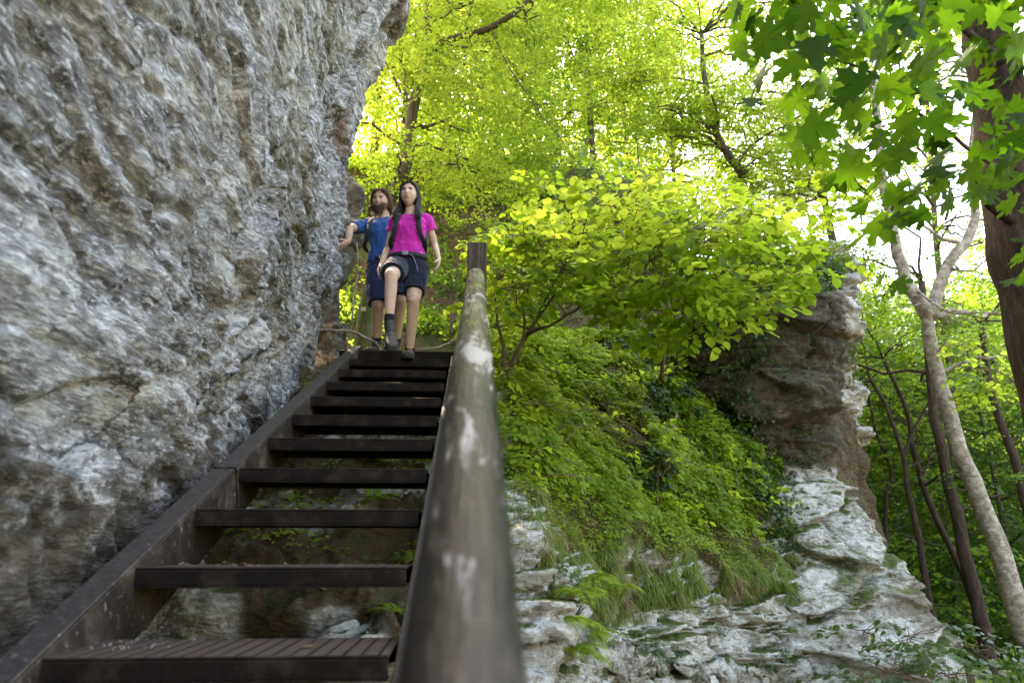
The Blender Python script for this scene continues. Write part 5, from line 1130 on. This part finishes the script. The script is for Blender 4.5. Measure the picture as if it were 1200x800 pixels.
# ------------------------------------------------------------------ man
zl_ = zt
man = tag(empty('person', (-.92, 6.1, zl_)), 'bearded man in a blue t-shirt behind the woman, leaning one hand on the rock wall', 'person')
hc = at(446.5, 236.5, 6.05); nb = at(450, 256, 6.13); pel = at(451, 308, 6.17)
sR, sL = at(432, 264, 6.16), at(470, 263, 6.12); hipR, hipL = at(442, 318, 6.16), at(463, 318, 6.16)
xs = unit(sL-sR); sp = unit(nb-pel); ys = unit(np.cross(sp, xs)); ys = -ys if ys[1] > 0 else ys
kR = at(443, 359, 6.06); aR = at(441, 401, 6.14); kL = at(469, 353, 6.02); aL = at(464, 401, 6.12)
eR = at(409.5, 268, 6.02); wR = at(407.5, 284, 5.95); eL = at(476, 292, 6.12); wL = at(470, 312, 6.0)
m = MB()
torso(m, [(-.18, .11, .09, 0), (-.05, .15, .11, 0), (.12, .145, .105, 0), (.35, .135, .10, .004), (.6, .155, .115, .012), (.8, .168, .105, .006), (.93, .13, .07, -.004), (1.0, .07, .06, -.008)], pel, nb, xs, ys)
limb(m, [nb-sp*.03, (nb+hc)/2-ys*.015, hc-Z3*.05], [.065, .056, .056])
RmM = frame((-.25, -1, -.12)); head_mesh(m, hc, RmM, 1.02, True)
for h, k, a in ((hipR, kR, aR), (hipL, kL, aL)):
    limb(m, [h, (h+k)/2, k], [.098, .085, .060]); limb(m, [k+Z3*.06, k, k*.7+a*.3+Y3*.016, a], [.03, .053, .056, .036]); ball(m, k-Y3*.01, (.05, .046, .056))
for a, e, w_ in ((sR, eR, wR), (sL, eL, wL)):
    limb(m, [a-Z3*.01, (a+e)/2, e], [.052, .047, .040]); limb(m, [e, (e+w_)/2, w_], [.041, .038, .027])
hand(m, wR, wR+np.array([-.10, -.05, -.10]), -Y3, .15, 1.0, (-1, 0, 0)); hand(m, wL, wL+np.array([.0, -.06, -.16]), -Y3, .4, 1.0, -X3)
solid('body', m, .0052, M['skinm'], man, 3)
face_parts(man, hc, RmM, 1.02, M['lipm'], M['hairm'], (0, 0, -.001))
m = MB()
torso(m, [(-.04, .162, .124, 0), (.12, .160, .120, 0), (.35, .152, .116, .004), (.6, .172, .130, .012), (.8, .184, .120, .006), (.93, .142, .082, -.004), (.98, .09, .068, -.008)], pel, nb, xs, ys)
for a, e in ((sR, eR), (sL, eL)): limb(m, [a+(nb-a)*.35+Z3*.012, a+Z3*.01, a+(e-a)*.4, a+(e-a)*.72], [.060, .064, .062, .062])
solid('t_shirt', m, .0065, M['blue'], man, 3, wr(.013, 1.4))
m = MB(); loft(m, [(pel+sp*.02, xs, ys, .156, .118, 2.3), (pel-sp*.05, xs, ys, .17, .128, 2.3), (pel-sp*.12, xs, ys, .17, .125, 2.3), (pel-sp*.18, xs, ys, .13, .11, 2.3)], 32)
for h, k in ((hipR, kR), (hipL, kL)): e = h+(k-h)*.93; limb(m, [h-Z3*.01, (h+e)/2, e], [.112, .106, .096])
solid('shorts', m, .007, M['navyb'], man, 3, wr(.009, 1.5))
for a, w_ in ((aR, 'a'), (aL, 'b')):
    m = MB(); limb(m, [a+Z3*.05, a+Z3*.02, a], [.044, .044, .042]); m.build('sock', M['sock'], man, True)
    boot(man, a, np.array([a[0], a[1]+.07, zl_+.012]), np.array([a[0]-.03, a[1]-.21, zl_+.012]), Z3, M['boot'], wid=.05)
m = MB(); ball(m, hc+RmM@np.array([0, -.020, .022]), (.080, .092, .106), RmM, 24, 30)
capV = m.v[0]; loc = (capV-hc)@RmM; push = (loc[:, 1] > .050) & (loc[:, 2] < .085); capV[push] -= (RmM@Y3)*(loc[push, 1]-.050)[:, None]
paths = []
for sx in (-1, 1):
    gA = [(sx*.01, .088, .085), (sx*.05, .085, .09), (sx*.078, .046, .05), (sx*.083, .012, .01), (sx*.085, -.002, -.02), (sx*.082, -.008, -.05)]
    gB = [(sx*.01, .02, .128), (sx*.06, .01, .115), (sx*.088, -.005, .05), (sx*.093, -.02, -.0), (sx*.096, -.025, -.04), (sx*.088, -.025, -.07)]
    gC = [(sx*.01, -.06, .115), (sx*.04, -.09, .08), (sx*.05, -.118, .03), (sx*.05, -.12, -.03), (sx*.05, -.12, -.08), (sx*.045, -.105, -.13)]
    paths += [(gA, gB), (gB, gC)]
hair_strands(m, hc, RmM, 1.0, paths, 110, .0038, .010, 5, .011)
m.build('hair', M['hairm'], man, True)
m = MB()
for k in range(420):
    u = rng.uniform(-1.25, 1.25); z = rng.uniform(-.112, -.030-.02*(abs(u) < .5)); 
    if abs(u) < .35 and -.078 < z < -.055: continue
    t = max(0, (-.015-z)/.10); rx = .074*1.06*(1-.42*min(t, 1)**1.5)*math.sqrt(max(.05, 1-(z/.120)**2)); ry = .094*.92*math.sqrt(max(.12, 1-(z/.125)**2))
    p = np.array([math.sin(u)*rx, math.cos(u)*ry+.004, z]); d = np.array([math.sin(u)*.4, math.cos(u)*.5, -1.0])+rng.normal(0, .2, 3); L = rng.uniform(.014, .026); d = unit(d)
    m.tube([hc+RmM@p, hc+RmM@(p+d*L*.5+[0, .002, 0]), hc+RmM@(p+d*L)], [.0034, .0034, .0008], 4)
m.build('beard', M['hairm'], man, True)
backpack('backpack', 'dark backpack with a clip on its strap worn by the bearded man', pel, nb, xs, ys, sp, .29, .46, .17, .115, .168, clip=True)
# ================================================================== LIGHT
world = bpy.data.worlds.new('World'); scene.world = world; world.use_nodes = True
nt = world.node_tree
for n in list(nt.nodes): nt.nodes.remove(n)
sky = nt.nodes.new('ShaderNodeTexSky'); sky.sky_type = 'NISHITA'; sky.sun_disc = False
EL, AZ = R(54), R(-24)          # azimuth clockwise from +Y
sky.sun_elevation = EL; sky.sun_rotation = AZ; sky.air_density = 1.0; sky.dust_density = 3.0; sky.ozone_density = 1.0
bg = nt.nodes.new('ShaderNodeBackground'); bg.inputs[1].default_value = .15; wo = nt.nodes.new('ShaderNodeOutputWorld')
nt.links.new(sky.outputs[0], bg.inputs[0]); nt.links.new(bg.outputs[0], wo.inputs[0])
sd_ = bpy.data.lights.new('sun', 'SUN'); sd_.energy = 5.0; sd_.angle = R(.6); sd_.color = (1, .93, .80)
so = bpy.data.objects.new('sun', sd_); COL.objects.link(so)
sdir = Vector((math.sin(AZ)*math.cos(EL), math.cos(AZ)*math.cos(EL), math.sin(EL)))
so.rotation_euler = (-sdir).to_track_quat('-Z', 'Y').to_euler(); so.location = (3, 8, 14)
vs = scene.view_settings; vs.view_transform = 'Standard'; vs.look = 'None'; vs.gamma = 1; vs.use_curve_mapping = False; vs.exposure = 3.55; vs.use_white_balance = True; vs.white_balance_temperature = 8200; vs.white_balance_tint = 10
scene.render.engine = 'CYCLES'; cy = scene.cycles
cy.max_bounces = 7; cy.diffuse_bounces = 4; cy.glossy_bounces = 2; cy.transmission_bounces = 5; cy.transparent_max_bounces = 4; cy.caustics_reflective = False; cy.caustics_refractive = False
cy.sample_clamp_indirect = 6; cy.use_denoising = True; cy.use_adaptive_sampling = True; cy.adaptive_threshold = .008
scene.render.resolution_x = 1024; scene.render.resolution_y = 682
